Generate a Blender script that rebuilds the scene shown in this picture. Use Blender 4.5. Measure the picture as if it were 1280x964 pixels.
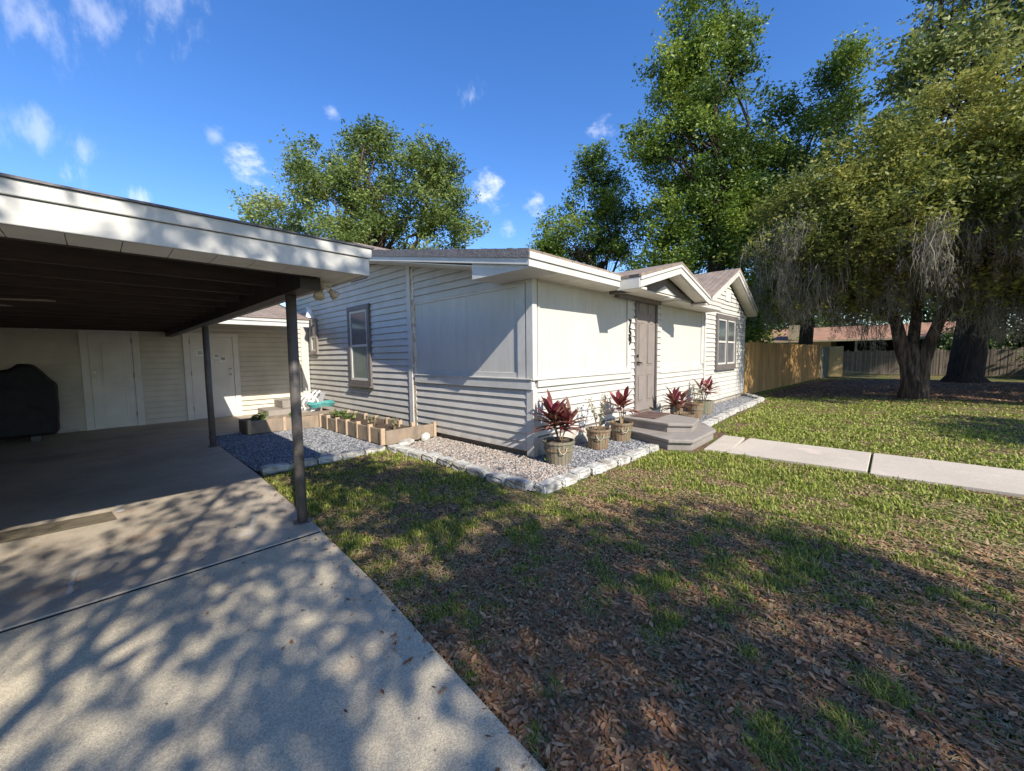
import bpy, bmesh, math, random
import numpy as np
from mathutils import Vector, Matrix
for o in list(bpy.data.objects): bpy.data.objects.remove(o)
S = bpy.context.scene
COL = S.collection
R = math.radians
rng = np.random.default_rng(7); random.seed(7)
# ---------------------------------------------------------------- camera
cam = bpy.data.objects.new('camera', bpy.data.cameras.new('camera')); COL.objects.link(cam)
right = Vector((0.69186131, -0.7219276, -0.01218435)); up = Vector((0.06223254, 0.04281142, 0.99714307)); fwd = Vector((0.71934348, 0.69064297, -0.07454696))
cam.matrix_world = Matrix(((right.x, up.x, -fwd.x, 0), (right.y, up.y, -fwd.y, 0), (right.z, up.z, -fwd.z, 1.35), (0, 0, 0, 1)))
cam.data.sensor_width = 36; cam.data.lens = 13.925; cam.data.clip_start = .05; cam.data.clip_end = 3000
S.camera = cam
# ---------------------------------------------------------------- light
SUNV = Vector((-.27, -1, .78)).normalized()
sl = bpy.data.lights.new('sun', 'SUN'); sl.energy = 5.0; sl.angle = R(.5); sl.color = (1, .93, .80)
sun = bpy.data.objects.new('sun', sl); COL.objects.link(sun)
sun.rotation_euler = SUNV.to_track_quat('Z', 'Y').to_euler()
w = bpy.data.worlds.new('World'); S.world = w; w.use_nodes = True
nt = w.node_tree; N = nt.nodes; L = nt.links; N.clear()
out = N.new('ShaderNodeOutputWorld'); bg = N.new('ShaderNodeBackground'); sky = N.new('ShaderNodeTexSky')
sky.sky_type = 'NISHITA'; sky.sun_disc = False
sky.sun_elevation = math.asin(SUNV.z); sky.sun_rotation = math.atan2(SUNV.x, SUNV.y)
sky.altitude = 0; sky.air_density = 1.0; sky.dust_density = .2; sky.ozone_density = 2.6
bg.inputs[1].default_value = .13
tc = N.new('ShaderNodeTexCoord')
# thin cirrus wisps in the sky itself
# small puffs and thin wisps, each around its own compass direction
def wmath(op, x, y=None, z=None, clamp=False):
    q = N.new('ShaderNodeMath'); q.operation = op; q.use_clamp = clamp
    for i_, v_ in enumerate((x, y, z)):
        if v_ is None: continue
        if isinstance(v_, (int, float)): q.inputs[i_].default_value = v_
        else: L.new(v_, q.inputs[i_])
    return q.outputs[0]
def wnoise(scale, rot, st, det=8, ro=.6):
    mp = N.new('ShaderNodeMapping'); mp.inputs['Rotation'].default_value = rot; mp.inputs['Scale'].default_value = st; L.new(tc.outputs['Generated'], mp.inputs[0])
    q = N.new('ShaderNodeTexNoise'); q.inputs['Scale'].default_value = scale; q.inputs['Detail'].default_value = det; q.inputs['Roughness'].default_value = ro; L.new(mp.outputs[0], q.inputs[0]); return q.outputs[0]
puffn = wnoise(14, (0, 0, 0), (1, 1, 1.6), 12, .68); wispn = wnoise(5, (0, R(38), R(10)), (5.5, 5.5, 1.0), 10, .62)
tot = None
for (cx, cy, cz, r_, k_, wisp) in [(.224, .901, .371, .055, 1.0, 0), (.637, .674, .374, .065, 1.1, 0), (.759, .454, .466, .045, .75, 0), (.56, .641, .525, .05, .55, 1), (.718, .601, .351, .045, .8, 0), (.345, .808, .478, .022, .5, 0),
                                   (.17, .899, .404, .025, .35, 0), (-.03, .881, .471, .08, .4, 1), (.03, .861, .508, .08, .4, 1), (.104, .835, .54, .09, .38, 1), (-.041, .939, .34, .06, .4, 1), (.003, .943, .333, .045, .4, 1), (-.019, .956, .292, .05, .7, 1),
                                   (.058, .958, .281, .035, .7, 1), (.687, .664, .296, .03, .5, 0), (.927, -.065, .369, .08, 1.1, 0), (.86, -.3, .4, .12, 1, 0), (-.5, .7, .4, .2, 1, 0), (-.8, -.2, .5, .25, .8, 1), (.3, -.8, .5, .2, .8, 0)]:
    dn = N.new('ShaderNodeVectorMath'); dn.operation = 'DISTANCE'; dn.inputs[1].default_value = (cx, cy, cz); L.new(tc.outputs['Generated'], dn.inputs[0])
    f_ = wmath('MULTIPLY_ADD', dn.outputs['Value'], -1 / r_, 1.0)
    f_ = wmath('MULTIPLY', wmath('MAXIMUM', f_, 0), .34)
    v_ = wmath('ADD', f_, wispn if wisp else puffn)
    mr_ = N.new('ShaderNodeMapRange'); mr_.interpolation_type = 'SMOOTHSTEP'; mr_.inputs[1].default_value = .62; mr_.inputs[2].default_value = .98; mr_.inputs[4].default_value = k_; L.new(v_, mr_.inputs[0])
    g_ = N.new('ShaderNodeMapRange'); g_.inputs[1].default_value = 0; g_.inputs[2].default_value = .12; L.new(f_, g_.inputs[0])
    m_ = wmath('MULTIPLY', mr_.outputs[0], g_.outputs[0])
    tot = m_ if tot is None else wmath('MAXIMUM', tot, m_)
fac = wmath('MULTIPLY', tot, .78, clamp=True)
mix = N.new('ShaderNodeMix'); mix.data_type = 'RGBA'; mix.inputs[7].default_value = (6.5, 6.7, 7.2, 1)
hs = N.new('ShaderNodeHueSaturation'); hs.inputs['Saturation'].default_value = 1.28; hs.inputs['Hue'].default_value = .511; hs.inputs['Value'].default_value = 1.2
L.new(sky.outputs[0], hs.inputs['Color']); L.new(hs.outputs[0], mix.inputs[6]); L.new(fac, mix.inputs[0])
L.new(mix.outputs[2], bg.inputs[0]); L.new(bg.outputs[0], out.inputs[0])
S.view_settings.view_transform = 'Standard'; S.view_settings.look = 'None'; S.view_settings.gamma = 1
S.view_settings.exposure = 0.66
S.render.engine = 'CYCLES'
S.cycles.max_bounces = 6; S.cycles.diffuse_bounces = 3; S.cycles.transparent_max_bounces = 6

# ---------------------------------------------------------------- materials
def mat(name, c1, c2=None, scale=4, rough=.8, bump=0, bscale=None, detail=6, stretch=None, ramp=(.35, .65), spec=.3, metal=0, c3=None, s3=1, r3=(.5, .65), island=0, transl=0, bdist=.02, splash=0):
    m = bpy.data.materials.new(name); m.use_nodes = True
    t = m.node_tree; n = t.nodes; l = t.links; b = n['Principled BSDF']
    b.inputs['Roughness'].default_value = rough; b.inputs['Specular IOR Level'].default_value = spec; b.inputs['Metallic'].default_value = metal
    g = n.new('ShaderNodeNewGeometry'); v = g.outputs['Position']
    if stretch:
        mpn = n.new('ShaderNodeMapping'); mpn.inputs['Scale'].default_value = stretch; l.new(v, mpn.inputs[0]); v = mpn.outputs[0]
    c2 = c2 or tuple(x * .8 for x in c1)
    nz = n.new('ShaderNodeTexNoise'); nz.inputs['Scale'].default_value = scale; nz.inputs['Detail'].default_value = detail; nz.inputs['Roughness'].default_value = .6
    l.new(v, nz.inputs[0])
    r = n.new('ShaderNodeValToRGB'); e = r.color_ramp.elements
    e[0].position, e[1].position = ramp; e[0].color = (*c1, 1); e[1].color = (*c2, 1)
    l.new(nz.outputs[0], r.inputs[0]); col = r.outputs[0]
    if c3:
        nz3 = n.new('ShaderNodeTexNoise'); nz3.inputs['Scale'].default_value = s3; nz3.inputs['Detail'].default_value = 5; l.new(v, nz3.inputs[0])
        r3n = n.new('ShaderNodeMapRange'); r3n.inputs[1].default_value, r3n.inputs[2].default_value = r3; l.new(nz3.outputs[0], r3n.inputs[0])
        mx = n.new('ShaderNodeMix'); mx.data_type = 'RGBA'; mx.inputs[7].default_value = (*c3, 1); l.new(col, mx.inputs[6]); l.new(r3n.outputs[0], mx.inputs[0]); col = mx.outputs[2]
    if splash:   # mud thrown up from the ground, ragged upper edge
        sz = n.new('ShaderNodeSeparateXYZ'); l.new(g.outputs['Position'], sz.inputs[0])
        ns = n.new('ShaderNodeTexNoise'); ns.inputs['Scale'].default_value = 7; ns.inputs['Detail'].default_value = 8; l.new(g.outputs['Position'], ns.inputs[0])
        ma = n.new('ShaderNodeMath'); ma.operation = 'MULTIPLY_ADD'; ma.inputs[1].default_value = -1.6; l.new(sz.outputs[2], ma.inputs[0]); l.new(ns.outputs[0], ma.inputs[2])
        mm_ = n.new('ShaderNodeMapRange'); mm_.inputs[1].default_value = .18; mm_.inputs[2].default_value = .62; mm_.inputs[4].default_value = splash; l.new(ma.outputs[0], mm_.inputs[0])
        mz = n.new('ShaderNodeMix'); mz.data_type = 'RGBA'; mz.inputs[7].default_value = (.24, .18, .13, 1); l.new(col, mz.inputs[6]); l.new(mm_.outputs[0], mz.inputs[0]); col = mz.outputs[2]
    if island:
        hv = n.new('ShaderNodeHueSaturation'); mrn = n.new('ShaderNodeMapRange'); mrn.inputs[3].default_value = 1 - island; mrn.inputs[4].default_value = 1 + island
        l.new(g.outputs['Random Per Island'], mrn.inputs[0]); l.new(mrn.outputs[0], hv.inputs['Value']); l.new(col, hv.inputs['Color']); col = hv.outputs[0]
    l.new(col, b.inputs['Base Color'])
    if bump:
        nb = n.new('ShaderNodeTexNoise'); nb.inputs['Scale'].default_value = bscale or scale * 6; nb.inputs['Detail'].default_value = 4; l.new(v, nb.inputs[0])
        bp = n.new('ShaderNodeBump'); bp.inputs['Strength'].default_value = bump; bp.inputs['Distance'].default_value = bdist
        l.new(nb.outputs[0], bp.inputs['Height']); l.new(bp.outputs[0], b.inputs['Normal'])
    if transl:
        tr = n.new('ShaderNodeBsdfTranslucent'); ms = n.new('ShaderNodeMixShader'); ms.inputs[0].default_value = transl
        l.new(col, tr.inputs[0]); l.new(b.outputs[0], ms.inputs[1]); l.new(tr.outputs[0], ms.inputs[2]); l.new(ms.outputs[0], n['Material Output'].inputs[0])
    return m

def islandmat(name, cols, rough=.6, transl=.3, spec=.3, big=None):
    """colour picked per leaf / blade"""
    m = bpy.data.materials.new(name); m.use_nodes = True
    t = m.node_tree; n = t.nodes; l = t.links; b = n['Principled BSDF']
    b.inputs['Roughness'].default_value = rough; b.inputs['Specular IOR Level'].default_value = spec
    g = n.new('ShaderNodeNewGeometry'); r = n.new('ShaderNodeValToRGB'); cr = r.color_ramp
    while len(cr.elements) < len(cols): cr.elements.new(.5)
    for i, c in enumerate(cols):
        cr.elements[i].position = i / (len(cols) - 1); cr.elements[i].color = (*c, 1)
    f = g.outputs['Random Per Island']
    if big:
        nz = n.new('ShaderNodeTexNoise'); nz.inputs['Scale'].default_value = big; nz.inputs['Detail'].default_value = 2; l.new(g.outputs['Position'], nz.inputs[0])
        a = n.new('ShaderNodeMath'); a.operation = 'MULTIPLY_ADD'; a.inputs[1].default_value = 2.2; a.inputs[2].default_value = -.85
        l.new(nz.outputs[0], a.inputs[0])
        a2 = n.new('ShaderNodeMath'); a2.operation = 'MULTIPLY_ADD'; a2.inputs[1].default_value = .5; l.new(f, a2.inputs[0]); l.new(a.outputs[0], a2.inputs[2]); f = a2.outputs[0]
    l.new(f, r.inputs[0]); l.new(r.outputs[0], b.inputs['Base Color'])
    if transl:
        tr = n.new('ShaderNodeBsdfTranslucent'); ms = n.new('ShaderNodeMixShader'); ms.inputs[0].default_value = transl
        l.new(r.outputs[0], tr.inputs[0]); l.new(b.outputs[0], ms.inputs[1]); l.new(tr.outputs[0], ms.inputs[2]); l.new(ms.outputs[0], n['Material Output'].inputs[0])
    return m

M = {}
M['siding'] = mat('siding', (.53, .51, .475), (.45, .43, .40), 3, .55, .05, 60, c3=(.50, .46, .40), s3=1.7, r3=(.55, .8), splash=.6)
M['siding_beige'] = mat('siding_beige', (.58, .54, .455), (.49, .455, .385), 2.5, .6, .05, 60, c3=(.42, .37, .29), s3=1.2, r3=(.55, .8))
M['panel'] = mat('panel', (.52, .505, .47), (.47, .455, .42), 2, .6, .06, 90, stretch=(6, 6, 1), c3=(.6, .57, .52), s3=.8, r3=(.55, .85))
M['trim'] = mat('trim', (.56, .545, .515), (.47, .455, .43), 3, .5, .04, 50, c3=(.5, .47, .42), s3=4, r3=(.58, .85), splash=.5)
M['rusty'] = mat('rusty', (.62, .56, .46), (.30, .17, .09), 9, .7, .2, 40, ramp=(.45, .66))
M['taupe'] = mat('taupe', (.15, .13, .125), (.12, .105, .10), 5, .5, .05, 60)
M['taupe_light'] = mat('taupe_light', (.25, .215, .195), (.21, .18, .165), 5, .45, .05, 60)
M['soffit'] = mat('soffit', (.70, .66, .58), (.62, .58, .51), 4, .6, c3=(.45, .38, .28), s3=3, r3=(.6, .85))
M['shingle'] = None
M['black_beam'] = mat('dark_beam', (.035, .030, .028), (.05, .042, .038), 6, .6, .15, 40)
M['dark_wood'] = mat('dark_ceiling', (.045, .031, .025), (.07, .048, .037), 4, .75, .2, 30, stretch=(1, 6, 6))
M['post'] = mat('post_paint', (.09, .078, .072), (.135, .12, .11), 8, .5, .1, 70, c3=(.16, .12, .09), s3=14, r3=(.6, .7))
M['found_w'] = mat('foundation_white', (.58, .56, .51), (.45, .42, .38), 5, .8, .3, 40, splash=.8)
M['found_b'] = mat('foundation_brown', (.15, .12, .10), (.21, .17, .14), 6, .9, .4, 30)
M['glass'] = mat('glass', (.045, .05, .055), (.06, .065, .07), 2, .08, spec=.6)
M['curtain'] = mat('blind_grey', (.13, .13, .14), (.10, .10, .11), 5, .18, spec=.6)
M['pane_reflection'] = mat('pane_green_reflection', (.14, .17, .145), (.22, .24, .21), 1.5, .12, spec=.6)  # green-white reflection painted into the lower pane's colour
M['door_w'] = mat('door_white', (.66, .64, .60), (.58, .56, .52), 3, .5, .03, 30)
M['metal'] = mat('dark_metal', (.03, .03, .03), (.05, .05, .05), 20, .4, metal=.6, spec=.5)
M['brass'] = mat('worn_metal', (.28, .25, .2), (.2, .18, .15), 20, .35, metal=.8, spec=.5)
M['black_cover'] = mat('grill_cover', (.008, .008, .011), (.014, .014, .018), 6, .65, .4, 12)
M['bare'] = mat('bare_soil', (.075, .045, .03), (.15, .095, .065), 2.5, .95, .9, 30, c3=(.22, .15, .11), s3=9, r3=(.5, .7))
M['bulb'] = mat('bulb', (.5, .42, .30), (.4, .33, .22), 9, .2, spec=.6)
M['white_pl'] = mat('white_plastic', (.78, .78, .78), (.7, .7, .7), 8, .4)
M['teal'] = mat('teal_hose', (.12, .38, .36), (.08, .28, .28), 20, .4)
M['grey_pl'] = mat('grey_plastic', (.30, .30, .32), (.25, .25, .27), 9, .5)
M['wood_bed'] = mat('bed_board', (.27, .21, .16), (.18, .145, .115), 5, .85, .4, 20, stretch=(1, 1, .4), c3=(.34, .25, .17), s3=6, r3=(.5, .7))
M['wood_pale'] = mat('bed_stake', (.46, .34, .23), (.36, .27, .19), 8, .8, .3, 30)
M['soil'] = mat('soil', (.06, .04, .028), (.10, .07, .05), 20, .95, .8, 60)
M['step'] = mat('step_paint', (.28, .25, .225), (.22, .195, .175), 4, .7, .2, 60, c3=(.20, .17, .15), s3=2, r3=(.6, .85))
M['mat'] = mat('doormat', (.09, .06, .05), (.16, .10, .085), 12, .95, .8, 90)
M['stone'] = mat('edging_concrete', (.54, .525, .49), (.36, .345, .315), 7, .85, .5, 40, c3=(.20, .17, .13), s3=5, r3=(.50, .75))
M['pebble'] = islandmat('pebble', [(.07, .075, .085), (.16, .165, .175), (.24, .24, .25), (.42, .42, .43), (.13, .13, .15)], .8, 0)
M['gravel'] = mat('gravel_bed', (.10, .105, .12), (.20, .20, .21), 40, .9, .9, 70)
M['pebble_brown'] = islandmat('pebble_brown', [(.30, .2, .15), (.42, .38, .33), (.5, .48, .45), (.26, .2, .16), (.36, .27, .2)], .85, 0)
M['pot'] = mat('barrel_wood', (.27, .185, .115), (.15, .10, .065), 6, .8, .4, 20, stretch=(5, 5, .6), c3=(.20, .2, .12), s3=4, r3=(.5, .7))
M['pot_grey'] = mat('barrel_wood_grey', (.24, .20, .145), (.16, .135, .10), 6, .8, .4, 20, stretch=(5, 5, .6), c3=(.17, .18, .12), s3=4, r3=(.45, .7))
M['rope'] = mat('rope', (.5, .44, .33), (.38, .33, .24), 40, .9)
M['ti'] = islandmat('ti_leaf', [(.09, .014, .02), (.22, .035, .05), (.34, .07, .11), (.14, .05, .03), (.40, .17, .13), (.09, .08, .035), (.24, .11, .06)], .4, .35)
M['greenleaf'] = islandmat('green_leaf', [(.07, .14, .03), (.14, .25, .05), (.22, .33, .09), (.10, .2, .05)], .5, .35)
M['dustyleaf'] = islandmat('dusty_leaf', [(.13, .17, .08), (.25, .29, .15), (.32, .22, .14), (.16, .2, .1)], .6, .3)
M['stem'] = mat('stem', (.26, .2, .11), (.2, .14, .08), 10, .8)
M['fence'] = mat('fence_cedar', (.56, .32, .12), (.36, .205, .075), 3, .8, .3, 18, stretch=(7, 7, .5), c3=(.28, .19, .09), s3=1.5, r3=(.5, .7), island=.18)
M['fence_pale'] = mat('fence_pale', (.62, .45, .22), (.5, .36, .17), 3, .8, .2, 18, island=.1)
M['fence_green'] = mat('fence_greygreen', (.20, .21, .16), (.15, .155, .12), 4, .85, .3, 18, island=.15)
M['fence_old'] = mat('fence_old', (.26, .21, .165), (.17, .14, .11), 3, .9, .4, 18, stretch=(6, 6, .5), island=.25)
M['roof_orange'] = mat('neighbour_roof', (.36, .20, .13), (.27, .15, .10), 2, .85)
M['stucco'] = mat('neighbour_wall', (.50, .42, .30), (.44, .37, .26), 2, .9)
M['void'] = mat('carport_dark', (.02, .02, .022), (.03, .03, .03), 3, .8)
M['red'] = mat('red_paint', (.35, .03, .04), (.28, .02, .03), 4, .4)
M['bark'] = mat('bark', (.12, .082, .06), (.035, .025, .019), 4, .95, 1.0, 5, stretch=(3.2, 3.2, .45), ramp=(.42, .58), c3=(.19, .14, .11), s3=3, r3=(.55, .7), bdist=.12)
M['bark_dark'] = mat('bark_dark', (.06, .045, .035), (.024, .018, .014), 4, .95, 1.0, 5, stretch=(3, 3, .5), bdist=.1)
M['moss'] = islandmat('spanish_moss', [(.14, .125, .10), (.23, .21, .17), (.32, .295, .24), (.19, .16, .125)], .9, .35, .1)
M['leafA'] = islandmat('leaf_olive', [(.055, .075, .016), (.13, .155, .03), (.24, .25, .05), (.34, .32, .07)], .55, .38, .3, big=.55)
M['leafO'] = islandmat('leaf_light', [(.05, .09, .02), (.12, .17, .04), (.22, .28, .07), (.36, .40, .17)], .5, .4, .35, big=.35)
M['leafB'] = islandmat('leaf_deep', [(.025, .055, .012), (.075, .13, .02), (.17, .245, .035), (.30, .36, .055)], .5, .35, .35, big=.4)
M['leafC'] = islandmat('leaf_oak', [(.05, .085, .02), (.12, .165, .035), (.21, .25, .065), (.32, .33, .12)], .5, .38, .35, big=.35)
M['leafD'] = islandmat('leaf_dark', [(.018, .04, .012), (.035, .07, .018), (.07, .115, .028), (.11, .16, .04)], .5, .3, .35, big=.4)
M['grass'] = islandmat('grass_blade', [(.09, .13, .018), (.20, .25, .035), (.33, .38, .06), (.48, .46, .15), (.17, .23, .035)], .6, .35, .25)
M['straw'] = islandmat('straw', [(.44, .32, .18), (.32, .20, .11), (.56, .44, .26), (.24, .14, .08)], .8, .2, .1)
M['deadleaf'] = islandmat('dead_leaf', [(.17, .075, .035), (.34, .165, .075), (.52, .32, .18), (.10, .05, .025), (.42, .21, .10)], .6, .15, .3)

def shingle_mat():
    m = bpy.data.materials.new('shingles'); m.use_nodes = True
    t = m.node_tree; n = t.nodes; l = t.links; b = n['Principled BSDF']; b.inputs['Roughness'].default_value = .95
    g = n.new('ShaderNodeNewGeometry')
    br = n.new('ShaderNodeTexBrick'); br.inputs['Scale'].default_value = 1; br.inputs['Brick Width'].default_value = .3; br.inputs['Row Height'].default_value = .14
    br.inputs['Mortar Size'].default_value = .006; br.inputs['Color1'].default_value = (.20, .155, .125, 1); br.inputs['Color2'].default_value = (.28, .215, .17, 1); br.inputs['Mortar'].default_value = (.07, .055, .05, 1)
    l.new(g.outputs['Position'], br.inputs[0])
    nz = n.new('ShaderNodeTexNoise'); nz.inputs['Scale'].default_value = 9; nz.inputs['Detail'].default_value = 6; l.new(g.outputs['Position'], nz.inputs[0])
    mr_ = n.new('ShaderNodeMapRange'); mr_.inputs[3].default_value = .65; mr_.inputs[4].default_value = 1.35; l.new(nz.outputs[0], mr_.inputs[0])
    hv = n.new('ShaderNodeHueSaturation'); l.new(mr_.outputs[0], hv.inputs['Value']); l.new(br.outputs[0], hv.inputs['Color']); l.new(hv.outputs[0], b.inputs['Base Color'])
    return m
M['shingle'] = shingle_mat()
M['shingle_edge'] = mat('shingle_edge', (.12, .112, .12), (.18, .17, .175), 14, .95, .5, 50)

def concrete(name, base, base2, stain, stain2=None, rough=.85, agg=True):
    m = bpy.data.materials.new(name); m.use_nodes = True
    t = m.node_tree; n = t.nodes; l = t.links; b = n['Principled BSDF']; b.inputs['Roughness'].default_value = rough; b.inputs['Specular IOR Level'].default_value = .25
    g = n.new('ShaderNodeNewGeometry'); P = g.outputs['Position']
    def noise(s, d=6, r=.6):
        q = n.new('ShaderNodeTexNoise'); q.inputs['Scale'].default_value = s; q.inputs['Detail'].default_value = d; q.inputs['Roughness'].default_value = r; l.new(P, q.inputs[0]); return q.outputs[0]
    def mr(v, a, c, o0=0, o1=1):
        q = n.new('ShaderNodeMapRange'); q.inputs[1].default_value = a; q.inputs[2].default_value = c; q.inputs[3].default_value = o0; q.inputs[4].default_value = o1; l.new(v, q.inputs[0]); return q.outputs[0]
    def mx(a, col, f):
        q = n.new('ShaderNodeMix'); q.data_type = 'RGBA'; l.new(f, q.inputs[0])
        if isinstance(a, tuple): q.inputs[6].default_value = (*a, 1)
        else: l.new(a, q.inputs[6])
        q.inputs[7].default_value = (*col, 1); return q.outputs[2]
    c = mx(base, base2, mr(noise(1.1), .35, .65))
    c = mx(c, stain, mr(noise(.8, 8, .7), .52, .75, 0, .8))
    if stain2: c = mx(c, stain2, mr(noise(1.9, 5, .6), .58, .74, 0, .8))
    vo = n.new('ShaderNodeTexVoronoi'); vo.inputs['Scale'].default_value = 230 if agg else 90; l.new(P, vo.inputs[0])
    hv = n.new('ShaderNodeHueSaturation'); l.new(c, hv.inputs['Color'])
    sepn = n.new('ShaderNodeSeparateColor'); l.new(vo.outputs['Color'], sepn.inputs[0])
    l.new(mr(sepn.outputs[0], 0, 1, .72 if agg else .9, 1.28 if agg else 1.08), hv.inputs['Value']); l.new(hv.outputs[0], b.inputs['Base Color'])
    bp = n.new('ShaderNodeBump'); bp.inputs['Strength'].default_value = .45 if agg else .2; bp.inputs['Distance'].default_value = .004
    l.new(vo.outputs['Distance'], bp.inputs['Height']); l.new(bp.outputs[0], b.inputs['Normal'])
    return m
M['driveway'] = concrete('driveway_concrete', (.53, .46, .335), (.43, .37, .275), (.31, .265, .205), (.40, .30, .215))
M['slab'] = concrete('slab_concrete', (.46, .395, .31), (.34, .29, .23), (.22, .15, .12), (.42, .25, .15), .6, False)
M['path'] = concrete('path_concrete', (.50, .44, .365), (.43, .38, .315), (.38, .33, .27), (.6, .5, .42), .85, False)
M['chalk'] = mat('white_scuff', (.46, .43, .39), (.36, .33, .29), 20, .9)
M['stain'] = mat('oil_stain', (.27, .235, .185), (.36, .31, .24), 9, .7)
M['patch'] = mat('dark_patch', (.10, .085, .06), (.16, .13, .09), 8, .9, .4, 30)

def ground_mat():
    m = bpy.data.materials.new('lawn_ground'); m.use_nodes = True
    t = m.node_tree; n = t.nodes; l = t.links; b = n['Principled BSDF']; b.inputs['Roughness'].default_value = .95; b.inputs['Specular IOR Level'].default_value = .1
    g = n.new('ShaderNodeNewGeometry'); P = g.outputs['Position']
    def noise(s, d=6, r=.6):
        q = n.new('ShaderNodeTexNoise'); q.inputs['Scale'].default_value = s; q.inputs['Detail'].default_value = d; q.inputs['Roughness'].default_value = r; l.new(P, q.inputs[0]); return q.outputs[0]
    def ramp(v, els):
        q = n.new('ShaderNodeValToRGB'); cr = q.color_ramp
        while len(cr.elements) < len(els): cr.elements.new(.5)
        for i, (p, c) in enumerate(els): cr.elements[i].position = p; cr.elements[i].color = (*c, 1)
        l.new(v, q.inputs[0]); return q.outputs[0]
    fine = ramp(noise(28, 8, .7), [(.3, (.05, .035, .022)), (.5, (.16, .105, .065)), (.62, (.30, .21, .13)), (.8, (.42, .33, .21))])
    green = ramp(noise(40, 6, .7), [(.3, (.05, .075, .018)), (.5, (.12, .16, .035)), (.7, (.24, .27, .08)), (.85, (.36, .34, .15))])
    f = n.new('ShaderNodeMapRange'); f.inputs[1].default_value = .44; f.inputs[2].default_value = .56; l.new(noise(1.3, 7, .65), f.inputs[0])
    mx = n.new('ShaderNodeMix'); mx.data_type = 'RGBA'; l.new(f.outputs[0], mx.inputs[0]); l.new(fine, mx.inputs[6]); l.new(green, mx.inputs[7])
    l.new(mx.outputs[2], b.inputs['Base Color'])
    bp = n.new('ShaderNodeBump'); bp.inputs['Strength'].default_value = 1; bp.inputs['Distance'].default_value = .05; l.new(noise(22, 8, .75), bp.inputs['Height']); l.new(bp.outputs[0], b.inputs['Normal'])
    return m
M['ground'] = ground_mat()

# ---------------------------------------------------------------- helpers
def tag(o, label=None, cat=None, group=None, kind=None):
    if label: o['label'] = label
    if cat: o['category'] = cat
    if group: o['group'] = group
    if kind: o['kind'] = kind
    return o
def empty(name, loc, label, cat, group=None, rz=0):
    o = bpy.data.objects.new(name, None); COL.objects.link(o); o.location = loc; o.rotation_euler = (0, 0, rz); o.empty_display_size = .1
    return tag(o, label, cat, group)
def link(name, me, m, parent=None):
    o = bpy.data.objects.new(name, me); COL.objects.link(o)
    if m: me.materials.append(M[m] if isinstance(m, str) else m)
    if parent: o.parent = parent
    return o
class MB:
    """collects shapes into one mesh, coordinates local to the parent"""
    def __init__(s): s.v = []; s.f = []
    def add(s, vs, fs):
        k = len(s.v); s.v += [tuple(p) for p in vs]; s.f += [tuple(i + k for i in f) for f in fs]; return s
    def box(s, x0, x1, y0, y1, z0, z1):
        return s.add([(x0, y0, z0), (x1, y0, z0), (x1, y1, z0), (x0, y1, z0), (x0, y0, z1), (x1, y0, z1), (x1, y1, z1), (x0, y1, z1)],
                     [(0, 3, 2, 1), (4, 5, 6, 7), (0, 1, 5, 4), (1, 2, 6, 5), (2, 3, 7, 6), (3, 0, 4, 7)])
    def prism(s, poly, a, b, axis='z'):
        n = len(poly)
        def P(p, c): return {'z': (p[0], p[1], c), 'y': (p[0], c, p[1]), 'x': (c, p[0], p[1])}[axis]
        return s.add([P(p, a) for p in poly] + [P(p, b) for p in poly],
                     [tuple(range(n))[::-1], tuple(range(n, 2 * n))] + [(i, (i + 1) % n, n + (i + 1) % n, n + i) for i in range(n)])
    def tube(s, pts, rs, n=10, cap=True):
        pts = [Vector(p) for p in pts]
        if not hasattr(rs, '__len__'): rs = [rs] * len(pts)
        k = len(s.v); ref = None
        for i, p in enumerate(pts):
            d = (pts[min(i + 1, len(pts) - 1)] - pts[max(i - 1, 0)]).normalized()
            if ref is None: ref = d.orthogonal().normalized()
            ref = (ref - d * ref.dot(d)).normalized(); q = d.cross(ref)
            for j in range(n):
                a = 2 * math.pi * j / n; s.v.append(tuple(p + (ref * math.cos(a) + q * math.sin(a)) * rs[i]))
        for i in range(len(pts) - 1):
            for j in range(n):
                a = k + i * n + j; b = k + i * n + (j + 1) % n; s.f.append((a, b, b + n, a + n))
        if cap:
            s.f.append(tuple(range(k, k + n))[::-1]); e = k + (len(pts) - 1) * n; s.f.append(tuple(range(e, e + n)))
        return s
    def lathe(s, prof, n=20, c=(0, 0)):
        k = len(s.v)
        for r, z in prof:
            for j in range(n):
                a = 2 * math.pi * j / n; s.v.append((c[0] + r * math.cos(a), c[1] + r * math.sin(a), z))
        for i in range(len(prof) - 1):
            for j in range(n):
                a = k + i * n + j; b = k + i * n + (j + 1) % n; s.f.append((a, b, b + n, a + n))
        return s
    def build(s, name, m, parent=None, smooth=False, bevel=0):
        me = bpy.data.meshes.new(name); me.from_pydata(s.v, [], s.f); me.validate()
        bm = bmesh.new(); bm.from_mesh(me); bmesh.ops.recalc_face_normals(bm, faces=bm.faces); bm.to_mesh(me); bm.free()
        if smooth: me.polygons.foreach_set('use_smooth', [True] * len(me.polygons))
        o = link(name, me, m, parent)
        if bevel:
            b = o.modifiers.new('bevel', 'BEVEL'); b.width = bevel; b.segments = 2; b.limit_method = 'ANGLE'
        return o
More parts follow.
